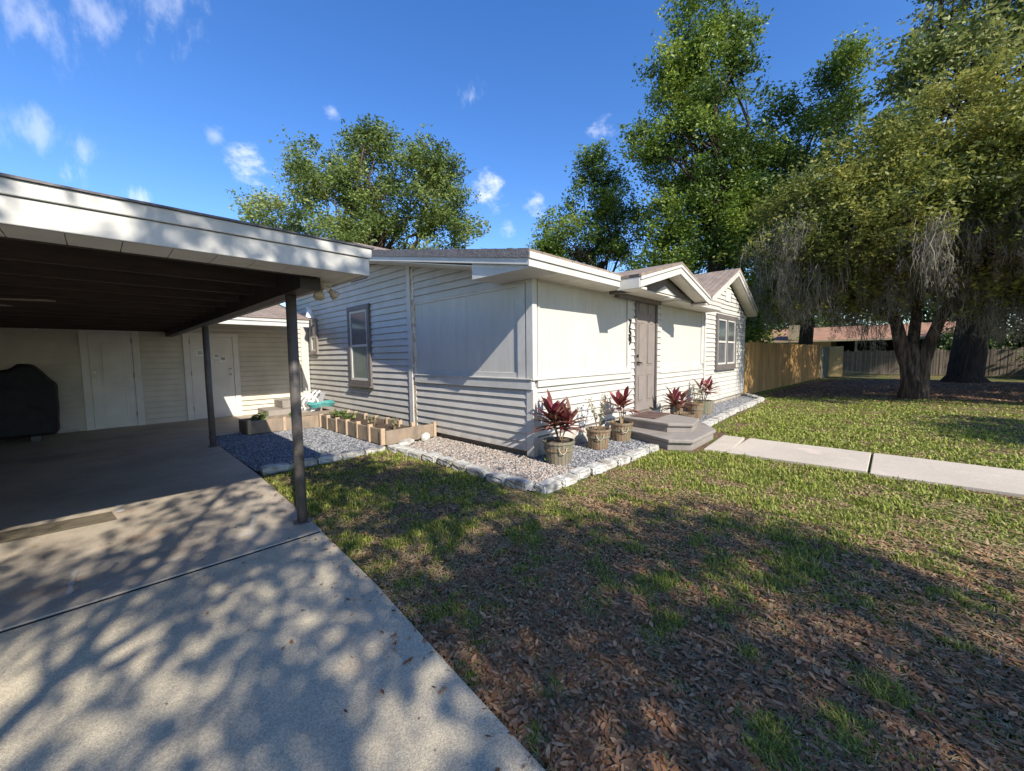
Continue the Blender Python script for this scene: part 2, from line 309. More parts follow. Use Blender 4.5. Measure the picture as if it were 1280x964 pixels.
def fastmesh(name, V, nper, m, parent=None, extra=None):
    """V: (k*nper,3) array, k polygons of nper vertices (or 'extra' index array kxq)"""
    me = bpy.data.meshes.new(name); V = np.asarray(V, dtype=np.float32).reshape(-1, 3)
    F = np.arange(len(V), dtype=np.int32).reshape(-1, nper) if extra is None else np.asarray(extra, dtype=np.int32)
    me.vertices.add(len(V)); me.vertices.foreach_set('co', V.ravel())
    me.loops.add(F.size); me.loops.foreach_set('vertex_index', F.ravel())
    me.polygons.add(len(F)); me.polygons.foreach_set('loop_start', np.arange(0, F.size, F.shape[1], dtype=np.int32))
    me.polygons.foreach_set('loop_total', np.full(len(F), F.shape[1], dtype=np.int32))
    me.update(calc_edges=True)
    return link(name, me, m, parent)
def clip(poly, a, b, c):
    """keep a*u+b*v<=c"""
    o = []
    for i in range(len(poly)):
        p, q = poly[i], poly[(i + 1) % len(poly)]; dp = a * p[0] + b * p[1] - c; dq = a * q[0] + b * q[1] - c
        if dp <= 0: o.append(p)
        if dp * dq < 0:
            t = dp / (dp - dq); o.append((p[0] + t * (q[0] - p[0]), p[1] + t * (q[1] - p[1])))
    return o
def siding(name, poly, plane, axis, parent, m='siding', course=.118, depth=.024, out=-1, z0=None, groove=.009):
    """lap siding courses over a convex polygon (u,z); axis 'x' = wall at x=plane, 'y' = wall at y=plane; boards proud at their foot"""
    z0 = min(p[1] for p in poly) if z0 is None else z0; z1 = max(p[1] for p in poly)
    mb = MB(); rr = random.Random(int(plane * 97 + z0 * 31))
    def P(u, z, d): return (plane + out * d, u, z) if axis == 'x' else (u, plane + out * d, z)
    k = 0; z = z0
    while z < z1 - .004:
        zt = min(z + course, z1)
        q = clip(clip(poly, 0, -1, -z), 0, 1, z + course - groove)
        if len(q) >= 3:
            d = lambda zz: depth * (1 - (zz - z) / course) + .003
            mb.add([P(u, zz, d(zz)) for u, zz in q], [tuple(range(len(q)))])
            us = [u for u, zz in q if abs(zz - z) < 1e-4]
            if len(us) >= 2:
                a, b = min(us), max(us); mb.add([P(a, z, 0), P(b, z, 0), P(b, z, depth + .003), P(a, z, depth + .003)], [(0, 1, 2, 3)])
        z += course
    mb.add([P(u, zz, -.003) for u, zz in poly], [tuple(range(len(poly)))])
    return mb.build(name, m, parent)

# ---------------------------------------------------------------- ground and paving
def sheet(name, poly, z, m, kind='structure'):
    mb = MB(); mb.add([(x, y, z) for x, y in poly], [tuple(range(len(poly)))])
    o = mb.build(name, m); tag(o, kind=kind); return o
gm = MB(); gm.add([(-400, -400, -.03), (900, -400, -.03), (900, 900, -.03), (-400, 900, -.03)], [(0, 1, 2, 3)])
tag(gm.build('ground', 'ground'), kind='structure')
dr = MB(); dr.prism([(-7, -14), (.80, -14), (.93, .76), (.99, 1.4), (1.07, 2.17), (1.13, 3.160), (-7, 3.160)], -.1, 0)
tag(dr.build('driveway', 'driveway', bevel=.006), kind='structure')
sb = MB(); sb.prism([(-7, 3.195), (1.14, 3.195), (1.22, 5.45), (1.24, 8.6), (3.95, 8.9), (3.95, 11.4), (-7, 11.4)], -.1, .002)
tag(sb.build('carport_floor', 'slab', bevel=.006), kind='structure')
j = MB(); j.box(-7, 1.12, 3.161, 3.194, -.09, -.007); tag(j.build('expansion_joint', 'void'), kind='structure')
sheet('floor_patch', [(-3, 4.85), (-3, 5.25), (0, 4.99), (.03, 4.70)], .006, 'patch')
for i, (a, b, wd) in enumerate([((-.2, 3.35), (.75, 3.55), .03), ((.72, 3.5), (.86, 3.95), .04), ((-.2, 3.35), (-.18, 3.75), .03), ((.05, 4.9), (.06, 5.4), .05)]):
    d = Vector((b[0] - a[0], b[1] - a[1], 0)).normalized(); nrm = Vector((-d.y, d.x, 0)) * wd / 2; pts = []
    K = 14
    for s_ in (1, -1):
        seq = range(K + 1) if s_ == 1 else range(K, -1, -1)
        for kk in seq:
            t = kk / K; jj = random.uniform(.15, 1.5)
            pts.append((a[0] + (b[0] - a[0]) * t + s_ * nrm.x * jj, a[1] + (b[1] - a[1]) * t + s_ * nrm.y * jj))
    sheet('paint_scuff', pts, .005 + i * .001, 'chalk')
# walkway of separate slabs
ys = [1.95, 1.60, .14, -1.4, -2.9, -4.4, -5.9, -7.4, -8.9, -10.4, -12]
pm = MB()
for i in range(len(ys) - 1):
    a, b = ys[i] - .012, ys[i + 1] + .012
    sk = .06 * (i == 0)
    pm.prism([(5.86, a - sk), (7.08, a + sk * .4), (7.07, b + .04 * (i == 0)), (5.93, b - .05 * (i == 0))], -.08, .005)
tag(pm.build('walkway', 'path', bevel=.008), kind='structure')
r_ = np.random.default_rng(3); P1 = []
for kk, (px, py) in enumerate([(14.6, 2.4), (15.0, 1.6), (15.9, .9), (15.7, .0), (16.4, -.9), (16.2, -2.0), (16.9, -3.2), (16.6, -4.6), (17.6, -6.2), (20, -7.5), (23.5, -7.0), (25.5, -5.0), (26.8, -3.9), (27.2, -1.6), (25.8, .4), (25.4, 1.8), (23, 2.6), (18, 2.95), (15.3, 3.1)]):
    P1.append((px, py))
def rough_poly(P, k, amp, seed):
    r2 = random.Random(seed); o_ = []
    for i in range(len(P)):
        a, b = P[i], P[(i + 1) % len(P)]
        for j_ in range(k): t = j_ / k; o_.append((a[0] + (b[0] - a[0]) * t + r2.uniform(-amp, amp), a[1] + (b[1] - a[1]) * t + r2.uniform(-amp, amp)))
    return o_
sheet('bare_ground', rough_poly(P1, 5, .22, 2), -.026, 'bare')
# gravel beds
G1 = [(1.25, 5.5), (2.93, 5.5), (2.93, 8.2), (1.8, 8.2), (1.8, 8.62), (1.25, 8.6)]
G2 = [(2.95, 2.55), (3.93, 2.55), (3.93, 5.55), (2.95, 5.4)]
G3 = [(3.93, 2.55), (13.4, 2.68), (14.1, 2.9), (14.1, 3.40), (3.93, 3.40)]
for nm, G, m in (('gravel_bed', G1, 'gravel'), ('gravel_bed', G2, 'gravel'), ('gravel_bed', G3, 'gravel')): sheet(nm, G, -.014, m)
def inpoly(x, y, poly):
    c = np.zeros(len(x), bool); n = len(poly)
    for i in range(n):
        x0, y0 = poly[i]; x1, y1 = poly[(i + 1) % n]
        m_ = (y0 > y) != (y1 > y)
        with np.errstate(divide='ignore', invalid='ignore'): xx = (x1 - x0) * (y - y0) / (y1 - y0 + 1e-12) + x0
        c ^= m_ & (x < xx)
    return c
# value noise for scattering
_tab = rng.random((256, 256))
def vnoise(x, y, s):
    x = x * s + 37.2; y = y * s + 91.7; xi = np.floor(x).astype(int); yi = np.floor(y).astype(int); fx = x - xi; fy = y - yi
    fx = fx * fx * (3 - 2 * fx); fy = fy * fy * (3 - 2 * fy); t = lambda a, b: _tab[a % 256, b % 256]
    return (t(xi, yi) * (1 - fx) + t(xi + 1, yi) * fx) * (1 - fy) + (t(xi, yi + 1) * (1 - fx) + t(xi + 1, yi + 1) * fx) * fy
def fbm(x, y, s): return .5 * vnoise(x, y, s) + .3 * vnoise(x, y, s * 2.3) + .2 * vnoise(x, y, s * 5.1)
OCT = np.array([(1, 0, 0), (0, 1, 0), (-1, 0, 0), (0, -1, 0), (0, 0, 1)], float)
def pebbles(name, poly, n, size, m, label, zoff=-.014, cond=None):
    xs = [p[0] for p in poly]; ys_ = [p[1] for p in poly]
    x = rng.uniform(min(xs), max(xs), n * 2); y = rng.uniform(min(ys_), max(ys_), n * 2); k = inpoly(x, y, poly)
    if cond is not None: k &= cond(x, y)
    x = x[k][:n]; y = y[k][:n]; n = len(x)
    s = rng.uniform(.6, 1.4, n) * size; a = rng.uniform(0, 6.28, n); base = OCT[None] * rng.uniform(.6, 1.2, (n, 5, 1)) * s[:, None, None]
    base[:, :, 2] *= .75; ca, sa = np.cos(a)[:, None], np.sin(a)[:, None]
    X = base[:, :, 0] * ca - base[:, :, 1] * sa; Y = base[:, :, 0] * sa + base[:, :, 1] * ca
    tx = rng.normal(0, .35, (n, 1)); Z = base[:, :, 2] + X * tx
    V = np.stack([X + x[:, None], Y + y[:, None], Z + zoff + s[:, None] * .35], -1).reshape(-1, 3)
    F = (np.arange(n)[:, None, None] * 5 + np.array([(0, 1, 4), (1, 2, 4), (2, 3, 4), (3, 0, 4)])[None]).reshape(-1, 3)
    o = fastmesh(name, V, 3, m, extra=F); return tag(o, label, 'gravel', kind='stuff')
pebbles('gravel', G1, 16000, .014, 'pebble', 'grey gravel spread between the carport slab and raised bed')
pebbles('gravel', G2, 9000, .012, 'pebble_brown', 'pale and brownish gravel strip along the side wall')
pebbles('gravel', G3, 22000, .014, 'pebble', 'grey gravel strip under the front wall and planters')

# ---------------------------------------------------------------- house
H = empty('house', (3.95, 3.42, 0), 'white single storey house with lap siding, taupe front door and low gabled porch roof', 'house')
def hp(mb, name, m, parent=None, **k):
    mb.v = [(a - 3.95, b - 3.42, c) for a, b, c in mb.v]; o = mb.build(name, m, parent or H, **k); return o
def hsid(name, poly, plane, axis, m='siding', z0=None, course=.118):
    o = siding(name, poly, plane, axis, None, m, course=course, z0=z0); o.parent = H; o.matrix_parent_inverse = Matrix.Translation((-3.95, -3.42, 0)); return o
def rk(Y): return 2.36 + .183 * (Y - 3.0)      # underside of the side rake
WX = 3.95; WY = 3.42
# side wall, porch part
hsid('wall', [(3.5, .07), (6.16, .07), (6.16, .9), (3.5, .9)], WX, 'x', z0=.07)
hsid('wall', [(3.5, 2.30), (6.16, 2.30), (6.16, rk(6.16)), (3.5, rk(3.5))], WX, 'x', z0=2.30)
pm1 = MB()
for a, b in ((3.52, 4.736), (4.74, 5.956), (5.96, 6.16)): pm1.box(WX + .004, WX + .02, a, b, 1.0, 2.34)
pm1.box(WX + .022, WX + .1, 3.52, 6.16, 1.0, 2.34)
hp(pm1, 'wall_panel', 'panel')
pf = MB()
pf.box(WX - .022, WX + .01, 3.52, 3.66, 1.03, 2.34).box(WX - .008, WX + .01, 3.66, 3.70, 1.1, 2.30).box(WX - .016, WX + .01, 3.66, 6.16, 2.27, 2.31).box(WX - .012, WX + .01, 3.66, 6.16, 1.03, 1.12)
hp(pf, 'panel_frame', 'trim', bevel=.003)
hp(MB().box(WX - .045, WX + .02, 3.39, 6.16, .90, 1.03).box(WX - .06, WX + .02, 3.385, 6.16, 1.03, 1.05), 'band', 'trim', bevel=.004)
hp(MB().box(WX - .03, WX + .06, 3.38, 3.50, .0, .90).box(WX - .028, WX + .06, 3.382, 3.50, 1.05, 2.40), 'corner_trim', 'trim', bevel=.004)
hp(MB().box(WX + .03, WX + .2, 3.45, 11.2, -.1, .075), 'foundation', 'found_b')
hp(MB().box(WX - .045, WX + .02, 6.24, 6.36, .04, rk(6.3) + .02), 'corner_trim', 'trim', bevel=.004)
hp(MB().box(WX - .025, WX + .02, 6.16, 6.235, .04, rk(6.2) + .02), 'corner_strip', 'rusty')
# side wall, rear part
hsid('wall', [(6.36, .07), (12.6, .07), (12.6, 3.2), (8.0, rk(8.0)), (6.36, rk(6.36))], WX, 'x', z0=.07, course=.125)
def window(y0, y1, z0, z1, axis, plane, fr, panes, fw=.075, sill=True, lites=1, white=True):
    """a window sitting on the wall: taupe casing > white sash > panes"""
    def bx(mb, u0, u1, d0, d1, a, b):
        return mb.box(plane - d1, plane - d0, u0, u1, a, b) if axis == 'x' else mb.box(u0, u1, plane - d1, plane - d0, a, b)
    f = MB(); bx(f, y0, y1, 0, .066, z1 - fw, z1); bx(f, y0, y1, 0, .066, z0, z0 + fw); bx(f, y0, y0 + fw, 0, .064, z0 + fw, z1 - fw); bx(f, y1 - fw, y1, 0, .064, z0 + fw, z1 - fw)
    if lites == 2: mdl = (y0 + y1) / 2; bx(f, mdl - .05, mdl + .05, 0, .064, z0 + fw, z1 - fw)
    if sill: bx(f, y0 - .03, y1 + .03, 0, .10, z0 - .035, z0 - .002)
    win = hp(f, 'window', fr, bevel=.004)
    spans = [(y0 + fw, y1 - fw)] if lites == 1 else [(y0 + fw, (y0 + y1) / 2 - .05), ((y0 + y1) / 2 + .05, y1 - fw)]
    for a, b in spans:
        s_ = .045; zm = (z0 + z1) / 2; zz0, zz1 = z0 + fw, z1 - fw
        sm = MB(); bx(sm, a, a + s_, .005, .053, zz0, zz1); bx(sm, b - s_, b, .005, .053, zz0, zz1); bx(sm, a + s_, b - s_, .005, .051, zz0, zz0 + s_); bx(sm, a + s_, b - s_, .005, .051, zz1 - s_, zz1); bx(sm, a + s_, b - s_, .005, .055, zm - .025, zm + .025)
        so = sm.build('sash', 'trim'); so.parent = win; so.location = (-3.95, -3.42, 0)
        for kk, (c0, c1, mm) in enumerate(((zm + .025, zz1 - s_, panes[0]), (zz0 + s_, zm - .025, panes[1]))):
            g_ = MB(); bx(g_, a + s_, b - s_, .028, .038 - .004 * kk, c0, c1); go = g_.build('pane', mm); go.parent = win; go.location = (-3.95, -3.42, 0)
    return win
window(7.78, 8.80, .76, 2.46, 'x', WX, 'taupe', ('curtain', 'pane_reflection'), fw=.105)
window(10.62, 11.12, 1.45, 2.36, 'x', WX, 'taupe_light', ('curtain', 'curtain'), fw=.09, sill=False)
vn = MB().box(WX - .03, WX, 7.85, 8.6, 2.98, 3.12)
for k in range(5): vn.box(WX - .045, WX - .03, 7.87, 8.58, 2.99 + k * .026, 3.0 + k * .026)
hp(vn, 'vent', 'taupe')
hp(MB().box(WX - .2, WX, 10.75, 10.87, 2.60, 2.64).lathe([(.02, 2.60), (.05, 2.57), (.11, 2.36), (.10, 2.36), (.0, 2.5)], 16, (WX - .2, 10.6)), 'wall_lamp', 'white_pl')
# front wall
FZ = .27
hsid('wall', [(3.99, FZ), (6.83, FZ), (6.83, .93), (3.99, .93)], WY, 'y', z0=FZ)
hsid('wall', [(6.63, .93), (6.83, .93), (6.83, 2.46), (6.63, 2.46)], WY, 'y', z0=FZ)
hsid('wall', [(7.70, FZ), (10.45, FZ), (10.45, .98), (7.70, .98)], WY, 'y', z0=FZ)
hsid('wall', [(7.70, .98), (7.90, .98), (7.90, 2.46), (7.70, 2.46)], WY, 'y', z0=FZ)
pm1 = MB()
for a, b in ((4.0, 5.216), (5.22, 6.435), (6.439, 6.63)): pm1.box(a, b, WY + .004, WY + .02, .93, 2.5)
pm1.box(4.0, 6.63, WY + .022, WY + .1, .93, 2.5)
for a in (4.14, 5.19, 5.245, 6.41):
    for k in range(9): pm1.box(a - .004, a + .004, WY + .002, WY + .006, 1.18 + k * .14, 1.188 + k * .14)
hp(pm1, 'wall_panel', 'panel')
pm1 = MB()
for a, b in ((7.9, 9.116), (9.12, 10.335), (10.339, 10.45)): pm1.box(a, b, WY + .004, WY + .02, .98, 2.5)
pm1.box(7.9, 10.45, WY + .022, WY + .1, .98, 2.5)
hp(pm1, 'wall_panel', 'panel')
hp(MB().box(6.5, 6.63, WY - .028, WY + .004, 1.05, 2.42).box(4.06, 6.5, WY - .02, WY + .004, 2.33, 2.42).box(4.06, 6.5, WY - .012, WY + .004, 1.05, 1.13).box(4.06, 4.1, WY - .012, WY + .004, 1.13, 2.33), 'panel_frame', 'trim', bevel=.003)
hp(MB().box(7.9, 7.95, WY - .018, WY + .004, .98, 2.42).box(10.27, 10.45, WY - .022, WY + .004, 1.1, 2.42).box(7.95, 10.27, WY - .014, WY + .004, .98, 1.12).box(7.95, 10.27, WY - .014, WY + .004, 2.35, 2.42), 'panel_frame', 'trim', bevel=.003)
hp(MB().box(4.02, 6.63, WY - .045, WY + .004, .93, 1.02).box(3.90, 6.64, WY - .06, WY + .004, 1.025, 1.05), 'band', 'trim', bevel=.004)
hp(MB().box(7.9, 10.45, WY - .03, WY + .004, .955, .978), 'band', 'trim')
hp(MB().box(10.46, 10.56, WY - .035, WY + .02, .1, 2.42), 'corner_trim', 'trim', bevel=.003)
hp(MB().box(4.03, 10.46, WY + .0, WY + .2, -.1, FZ - .035), 'foundation', 'found_w')
hp(MB().box(4.03, 10.46, WY - .012, WY + .2, FZ - .033, FZ - .002), 'ledge', 'found_b')
# door
hp(MB().box(6.78, 6.835, WY - .035, WY + .02, .26, 2.45).box(7.665, 7.72, WY - .035, WY + .02, .26, 2.45).box(6.78, 7.72, WY - .036, WY + .02, 2.452, 2.50), 'door_frame', 'taupe', bevel=.003)
dmb = MB().box(6.84, 7.66, WY - .002, WY + .04, .28, 2.45)
def raised(mb, x0, x1, z0, z1, y, t=.014, b=.022):
    mb.box(x0, x1, y - t * .4, y, z0, z0 + b).box(x0, x1, y - t * .4, y, z1 - b, z1).box(x0, x0 + b, y - t * .4, y, z0 + b, z1 - b).box(x1 - b, x1, y - t * .4, y, z0 + b, z1 - b)
    mb.box(x0 + b * 1.8, x1 - b * 1.8, y - t, y, z0 + b * 1.8, z1 - b * 1.8)
for (a, b) in ((6.93, 7.20), (7.30, 7.57)):
    for (c, d) in ((.45, .98), (1.13, 1.95), (2.08, 2.34)): raised(dmb, a, b, c, d, WY - .002)
door = hp(dmb, 'door', 'taupe_light', bevel=.003)
kb = MB().tube([(6.90, WY - .004, 1.20), (6.90, WY - .06, 1.20)], .016, 10).tube([(6.90, WY - .055, 1.20), (7.0, WY - .055, 1.19)], .012, 8)
k3 = MB().tube([(6.9, WY - .004, 1.32), (6.9, WY - .03, 1.32)], .026, 12).build('deadbolt', 'metal'); k3.parent = door; k3.location = (-3.95, -3.42, 0)
ko = kb.build('handle', 'metal'); ko.parent = door; ko.location = (-3.95, -3.42, 0)
# house number, one digit below the other
dg = bpy.context.evaluated_depsgraph_get()
for k, ch in enumerate('759'):
    cu = bpy.data.curves.new('digit', 'FONT'); cu.body = ch; cu.size = .20; cu.extrude = .006; cu.align_x = 'CENTER'; cu.offset = .004
    to_ = bpy.data.objects.new('digit', cu); COL.objects.link(to_); bpy.context.view_layer.update(); me = bpy.data.meshes.new_from_object(to_); bpy.data.objects.remove(to_)
    o = link('house_number', me, 'metal', H); o.rotation_euler = (R(90), 0, 0); o.location = (6.565 - 3.95, -.040, 1.83 - .15 * k)
# gable section
hsid('wall', [(10.56, .10), (14.1, .10), (14.1, 2.52), (12.33, 3.30), (10.56, 2.52)], WY, 'y', z0=.10)
hp(MB().box(14.1, 14.17, WY - .03, WY + .05, .05, 2.50), 'corner_trim', 'trim')
hp(MB().box(10.5, 14.12, WY + .03, WY + .2, -.1, .11), 'foundation', 'found_w')
hp(MB().box(14.1, 14.14, WY + .05, 11, 0, 2.5), 'wall', 'siding')
window(11.32, 13.12, .93, 2.40, 'y', WY, 'taupe', ('glass', 'curtain'), fw=.12, lites=2)
gv = MB().box(12.1, 12.5, WY - .04, WY - .01, 2.80, 3.06)
hp(gv, 'vent', 'soffit')
# roofs -----------------------------------------------------------
EY, RX = 2.97, 3.40
zt = lambda Y: 2.50 + .183 * (Y - EY)
rf = MB()
rf.prism([(EY - .02, zt(EY) + .005), (8.0, zt(8.0) + .005), (12.6, 3.28), (12.6, 3.32), (8.0, zt(8.0) + .035), (EY - .02, zt(EY) + .035)], RX - .02, 10.4, 'x')
rf.prism([(7.2, 3.2), (9.6, 4.16), (12.0, 3.2)], 4.5, 11.0, 'x')
hp(rf, 'roof', 'shingle')
se = MB(); n_ = 60
for i in range(n_):      # slightly ragged shingle edge on the rake
    y0 = EY - .02 + (8.0 - EY) * i / n_; y1 = EY - .02 + (8.0 - EY) * (i + 1) / n_; jz = random.uniform(0, .012)
    se.prism([(y0, zt(y0) - .065), (y1, zt(y1) - .065), (y1, zt(y1) + .035 + jz), (y0, zt(y0) + .035 + jz)], RX - .035, RX - .022, 'x')
hp(se, 'shingle_edge', 'shingle_edge')
fa = MB().prism([(EY, 2.36), (8.0, 2.36 + .183 * 5.03), (8.0, 2.435 + .183 * 5.03), (EY, 2.435)], RX - .02, RX + .02, 'x')
hp(fa, 'fascia', 'trim', bevel=.003)
hp(MB().prism([(8.02, rk(8.0) + .0), (12.6, 3.2), (12.6, 3.3), (8.02, rk(8.0) + .10)], RX + .2, RX + .24, 'x'), 'fascia', 'trim')
ff = MB().box(RX - .022, 5.44, EY - .03, EY, 2.43, 2.505).box(RX - .02, 5.44, EY - .012, EY + .01, 2.345, 2.427)
hp(ff, 'fascia', 'trim', bevel=.004)
ff = MB().box(7.68, 10.2, EY - .03, EY, 2.43, 2.505).box(7.68, 10.2, EY - .012, EY + .01, 2.345, 2.427)
hp(ff, 'fascia', 'trim', bevel=.004)
sf = MB()
for k in range(28):
    a = 3.42 + k * .25
    if 5.6 < a < 7.5: continue
    sf.box(a + .004, min(a + .246, 10.4), EY + .012, WY + .02, 2.352, 2.366)
hp(sf, 'soffit', 'soffit')
hp(MB().prism([(3.42, 2.40), (8.0, rk(8.0) + .02), (8.0, rk(8.0) + .035), (3.42, 2.415)], RX + .02, WX + .02, 'x'), 'rake_soffit', 'soffit')
hp(MB().prism([(EY + .01, 2.340), (3.98, 2.340), (3.98, rk(3.98) + .03), (EY + .01, 2.36)], RX + .022, WX - .02, 'x'), 'cornice_return', 'trim', bevel=.003)
# portico -----------------------------------------------------------
PY = 2.65; PX0, PXc, PX1 = 5.42, 6.90, 8.40; PZ, PA = 2.46, 2.85
def gable(prefix, x0, xc, x1, ze, za, y0, y1, thick, rake=.115):
    sl = (za - ze) / (xc - x0); sr = (za - ze) / (x1 - xc)
    hp(MB().prism([(x0 - .02, ze - .02 * sl + .004), (xc, za + .004), (x1 + .02, ze - .02 * sr + .004), (x1 + .02, ze + .035), (xc, za + .045), (x0 - .02, ze + .035)], y0 - .03, y1, 'y'), 'roof', 'shingle')
    for k, (t0, t1, yy) in enumerate(((0, rake * .42, y0 - .028), (rake * .42 + .008, rake * 1.35, y0 - .012))):
        a = MB().prism([(x0, ze - t0), (xc, za - t0), (xc, za - t1), (x0, ze - t1)], yy, yy + .03, 'y')
        a.prism([(xc + .001, za - t0), (x1, ze - t0), (x1, ze - t1), (xc + .001, za - t1)], yy, yy + .03, 'y')
        hp(a, 'rake_board', 'trim', bevel=.003)
    return
gable('portico', PX0, PXc, PX1, PZ, PA, PY, 5.2, .04)
# portico sides: eave boards and boxed ends
hp(MB().box(PX0 - .012, PX0 + .012, PY, EY + .03, 2.30, 2.455), 'eave_board', 'trim', bevel=.003)
hp(MB().box(PX1 - .012, PX1 + .012, PY, EY + .03, 2.30, 2.455), 'eave_board', 'trim', bevel=.003)
# underside: sloped soffits left and right, recessed taupe pediment, flat ceiling
us = MB()
us.prism([(PX0 + .01, 2.325), (PXc - .10, 2.655), (PXc - .10, 2.675), (PX0 + .01, 2.345)], PY + .02, PY + .22, 'y')
us.prism([(PX1 - .01, 2.325), (PXc + .10, 2.655), (PXc + .10, 2.675), (PX1 - .01, 2.345)], PY + .02, PY + .22, 'y')
us.prism([(PXc - .1, 2.655), (PXc, 2.688), (PXc + .1, 2.655), (PXc + .1, 2.675), (PXc, 2.71), (PXc - .1, 2.675)], PY + .02, PY + .22, 'y')
hp(us, 'soffit', 'soffit')
hp(MB().prism([(PX0 + .25, 2.385), (PXc, 2.70), (PX1 - .25, 2.385)], PY + .27, PY + .30, 'y'), 'pediment', 'taupe')
hp(MB().prism([(PXc - .35, 2.40), (PXc, 2.53), (PXc + .5, 2.40)], PY + .255, PY + .268, 'y'), 'pediment_panel', 'trim')
hp(MB().box(PX0 + .25, 7.66, PY + .27, WY, 2.37, 2.386), 'porch_ceiling', 'soffit')
hp(MB().box(PX0 + .6, 7.66, WY - .13, WY - .04, 2.30, 2.37).box(PX0 + .26, PX0 + .32, PY + .30, WY - .13, 2.30, 2.37), 'beam', 'taupe')
hp(MB().box(7.66, 7.68, EY, WY, 2.346, 2.46), 'eave_box', 'soffit')
hp(MB().box(PX0 + .02, PX0 + .25, PY + .01, EY - .015, 2.30, 2.33), 'eave_box', 'soffit')
hp(MB().box(PX1 - .16, PX1 - .01, PY + .01, EY - .035, 2.30, 2.33), 'eave_box', 'soffit')
hp(MB().lathe([(0.001, 2.345), (.085, 2.345), (.10, 2.355), (.10, 2.37)], 20, (PXc + .35, 3.0)), 'porch_light', 'white_pl', smooth=True)
# gable wing roof
gable('wing', 10.12, 12.33, 14.54, 2.68, 3.63, 3.15, 10.5, .04, rake=.12)
hp(MB().prism([(10.14, 2.50), (12.33, 3.44), (12.33, 3.46), (10.14, 2.52)], 3.17, WY + .01, 'y'), 'soffit', 'soffit')
hp(MB().prism([(14.52, 2.50), (12.331, 3.44), (12.331, 3.46), (14.52, 2.52)], 3.17, WY + .01, 'y'), 'soffit', 'soffit')
hp(MB().box(14.14, 14.52, WY + .012, 11, 2.50, 2.52), 'soffit', 'soffit')
hp(MB().box(14.53, 14.55, 3.15, 10.5, 2.52, 2.69), 'eave_board', 'trim')
hp(MB().box(10.11, 10.13, 3.15, WY + .2, 2.52, 2.69), 'eave_board', 'trim')

# ---------------------------------------------------------------- outbuilding behind the carport
O_ = empty('outbuilding', (1.0, 11.3, 0), 'beige sided storage building with two pale doors at the back of the carport', 'outbuilding')
def op(mb, name, m, parent=None, **k):
    mb.v = [(a - 1.0, b - 11.3, c) for a, b, c in mb.v]; return mb.build(name, m, parent or O_, **k)
SY = 11.3
sw = siding('wall', [(-5.2, .0), (3.9, .0), (3.9, 2.2), (-5.2, 2.2)], SY, 'y', None, 'siding_beige', course=.118, groove=.02); sw.parent = O_; sw.matrix_parent_inverse = Matrix.Translation((-1, -11.3, 0))
op(MB().box(-5.3, -5.2, -1, SY + .1, 0, 2.2), 'wall', 'siding_beige')  # unseen side wall, added to keep the carport interior dark
op(MB().box(3.72, 3.9, SY - .05, SY + .1, 0, 2.2), 'corner_trim', 'trim')
op(MB().box(-5.2, 3.7, SY - .03, SY, 2.02, 2.06), 'trim_strip', 'trim')
op(MB().box(-5.2, -.33, SY - .03, SY, .0, .055), 'base_board', 'trim')
def sdoor(x0, x1, zt_, panels, knobs, mm='door_w', papers=False, flip=False):
    fr = MB().box(x0 - .11, x0, SY - .045, SY + .01, 0, zt_ + .09).box(x1, x1 + .11, SY - .045, SY + .01, 0, zt_ + .09).box(x0, x1, SY - .044, SY + .01, zt_ + .002, zt_ + .089)
    op(fr, 'door_frame', 'door_w', bevel=.003)
    d = MB().box(x0 + .006, x1 - .006, SY - .035, SY - .005, .012, zt_ - .004)
    for p in panels: raised(d, *p, SY - .035)
    do = op(d, 'door', mm, bevel=.003)
    for kx, kz in knobs:
        kk = MB().tube([(kx, SY - .034, kz), (kx, SY - .085, kz)], [.02, .026], 12); k2 = kk.build('handle', 'brass'); k2.parent = do; k2.location = (-1, -11.3, 0)
    for hz_ in (.25, 1.05, 1.75):
        hx = x0 + .004 if flip else x1 - .004
        kk = MB().tube([(hx, SY - .045, hz_ - .05), (hx, SY - .045, hz_ + .05)], .009, 6); k2 = kk.build('hinge', 'brass'); k2.parent = do; k2.location = (-1, -11.3, 0)
    return do
sdoor(-.12, .50, 1.90, [(.02, .37, .85, 1.72), (.02, .37, .18, .72)], [(-.06, 1.0), (-.06, 1.13)])
d2 = sdoor(1.42, 2.22, 1.86, [], [(2.14, 1.0), (2.14, 1.13)], flip=True)
for (px_, pz_, s_) in ((1.60, 1.50, .07), (1.90, 1.43, .06), (2.02, 1.36, .07)):
    kk = MB().box(px_ - s_, px_ + s_, SY - .040, SY - .037, pz_ - s_, pz_ + s_); k2 = kk.build('paper_notice', 'white_pl'); k2.parent = d2; k2.location = (-1, -11.3, 0)
    kk = MB().box(px_ - s_ * .6, px_ + s_ * .55, SY - .043, SY - .041, pz_ - s_ * .4, pz_ + s_ * .6); k2 = kk.build('notice_print', 'curtain'); k2.parent = d2; k2.location = (-1, -11.3, 0)
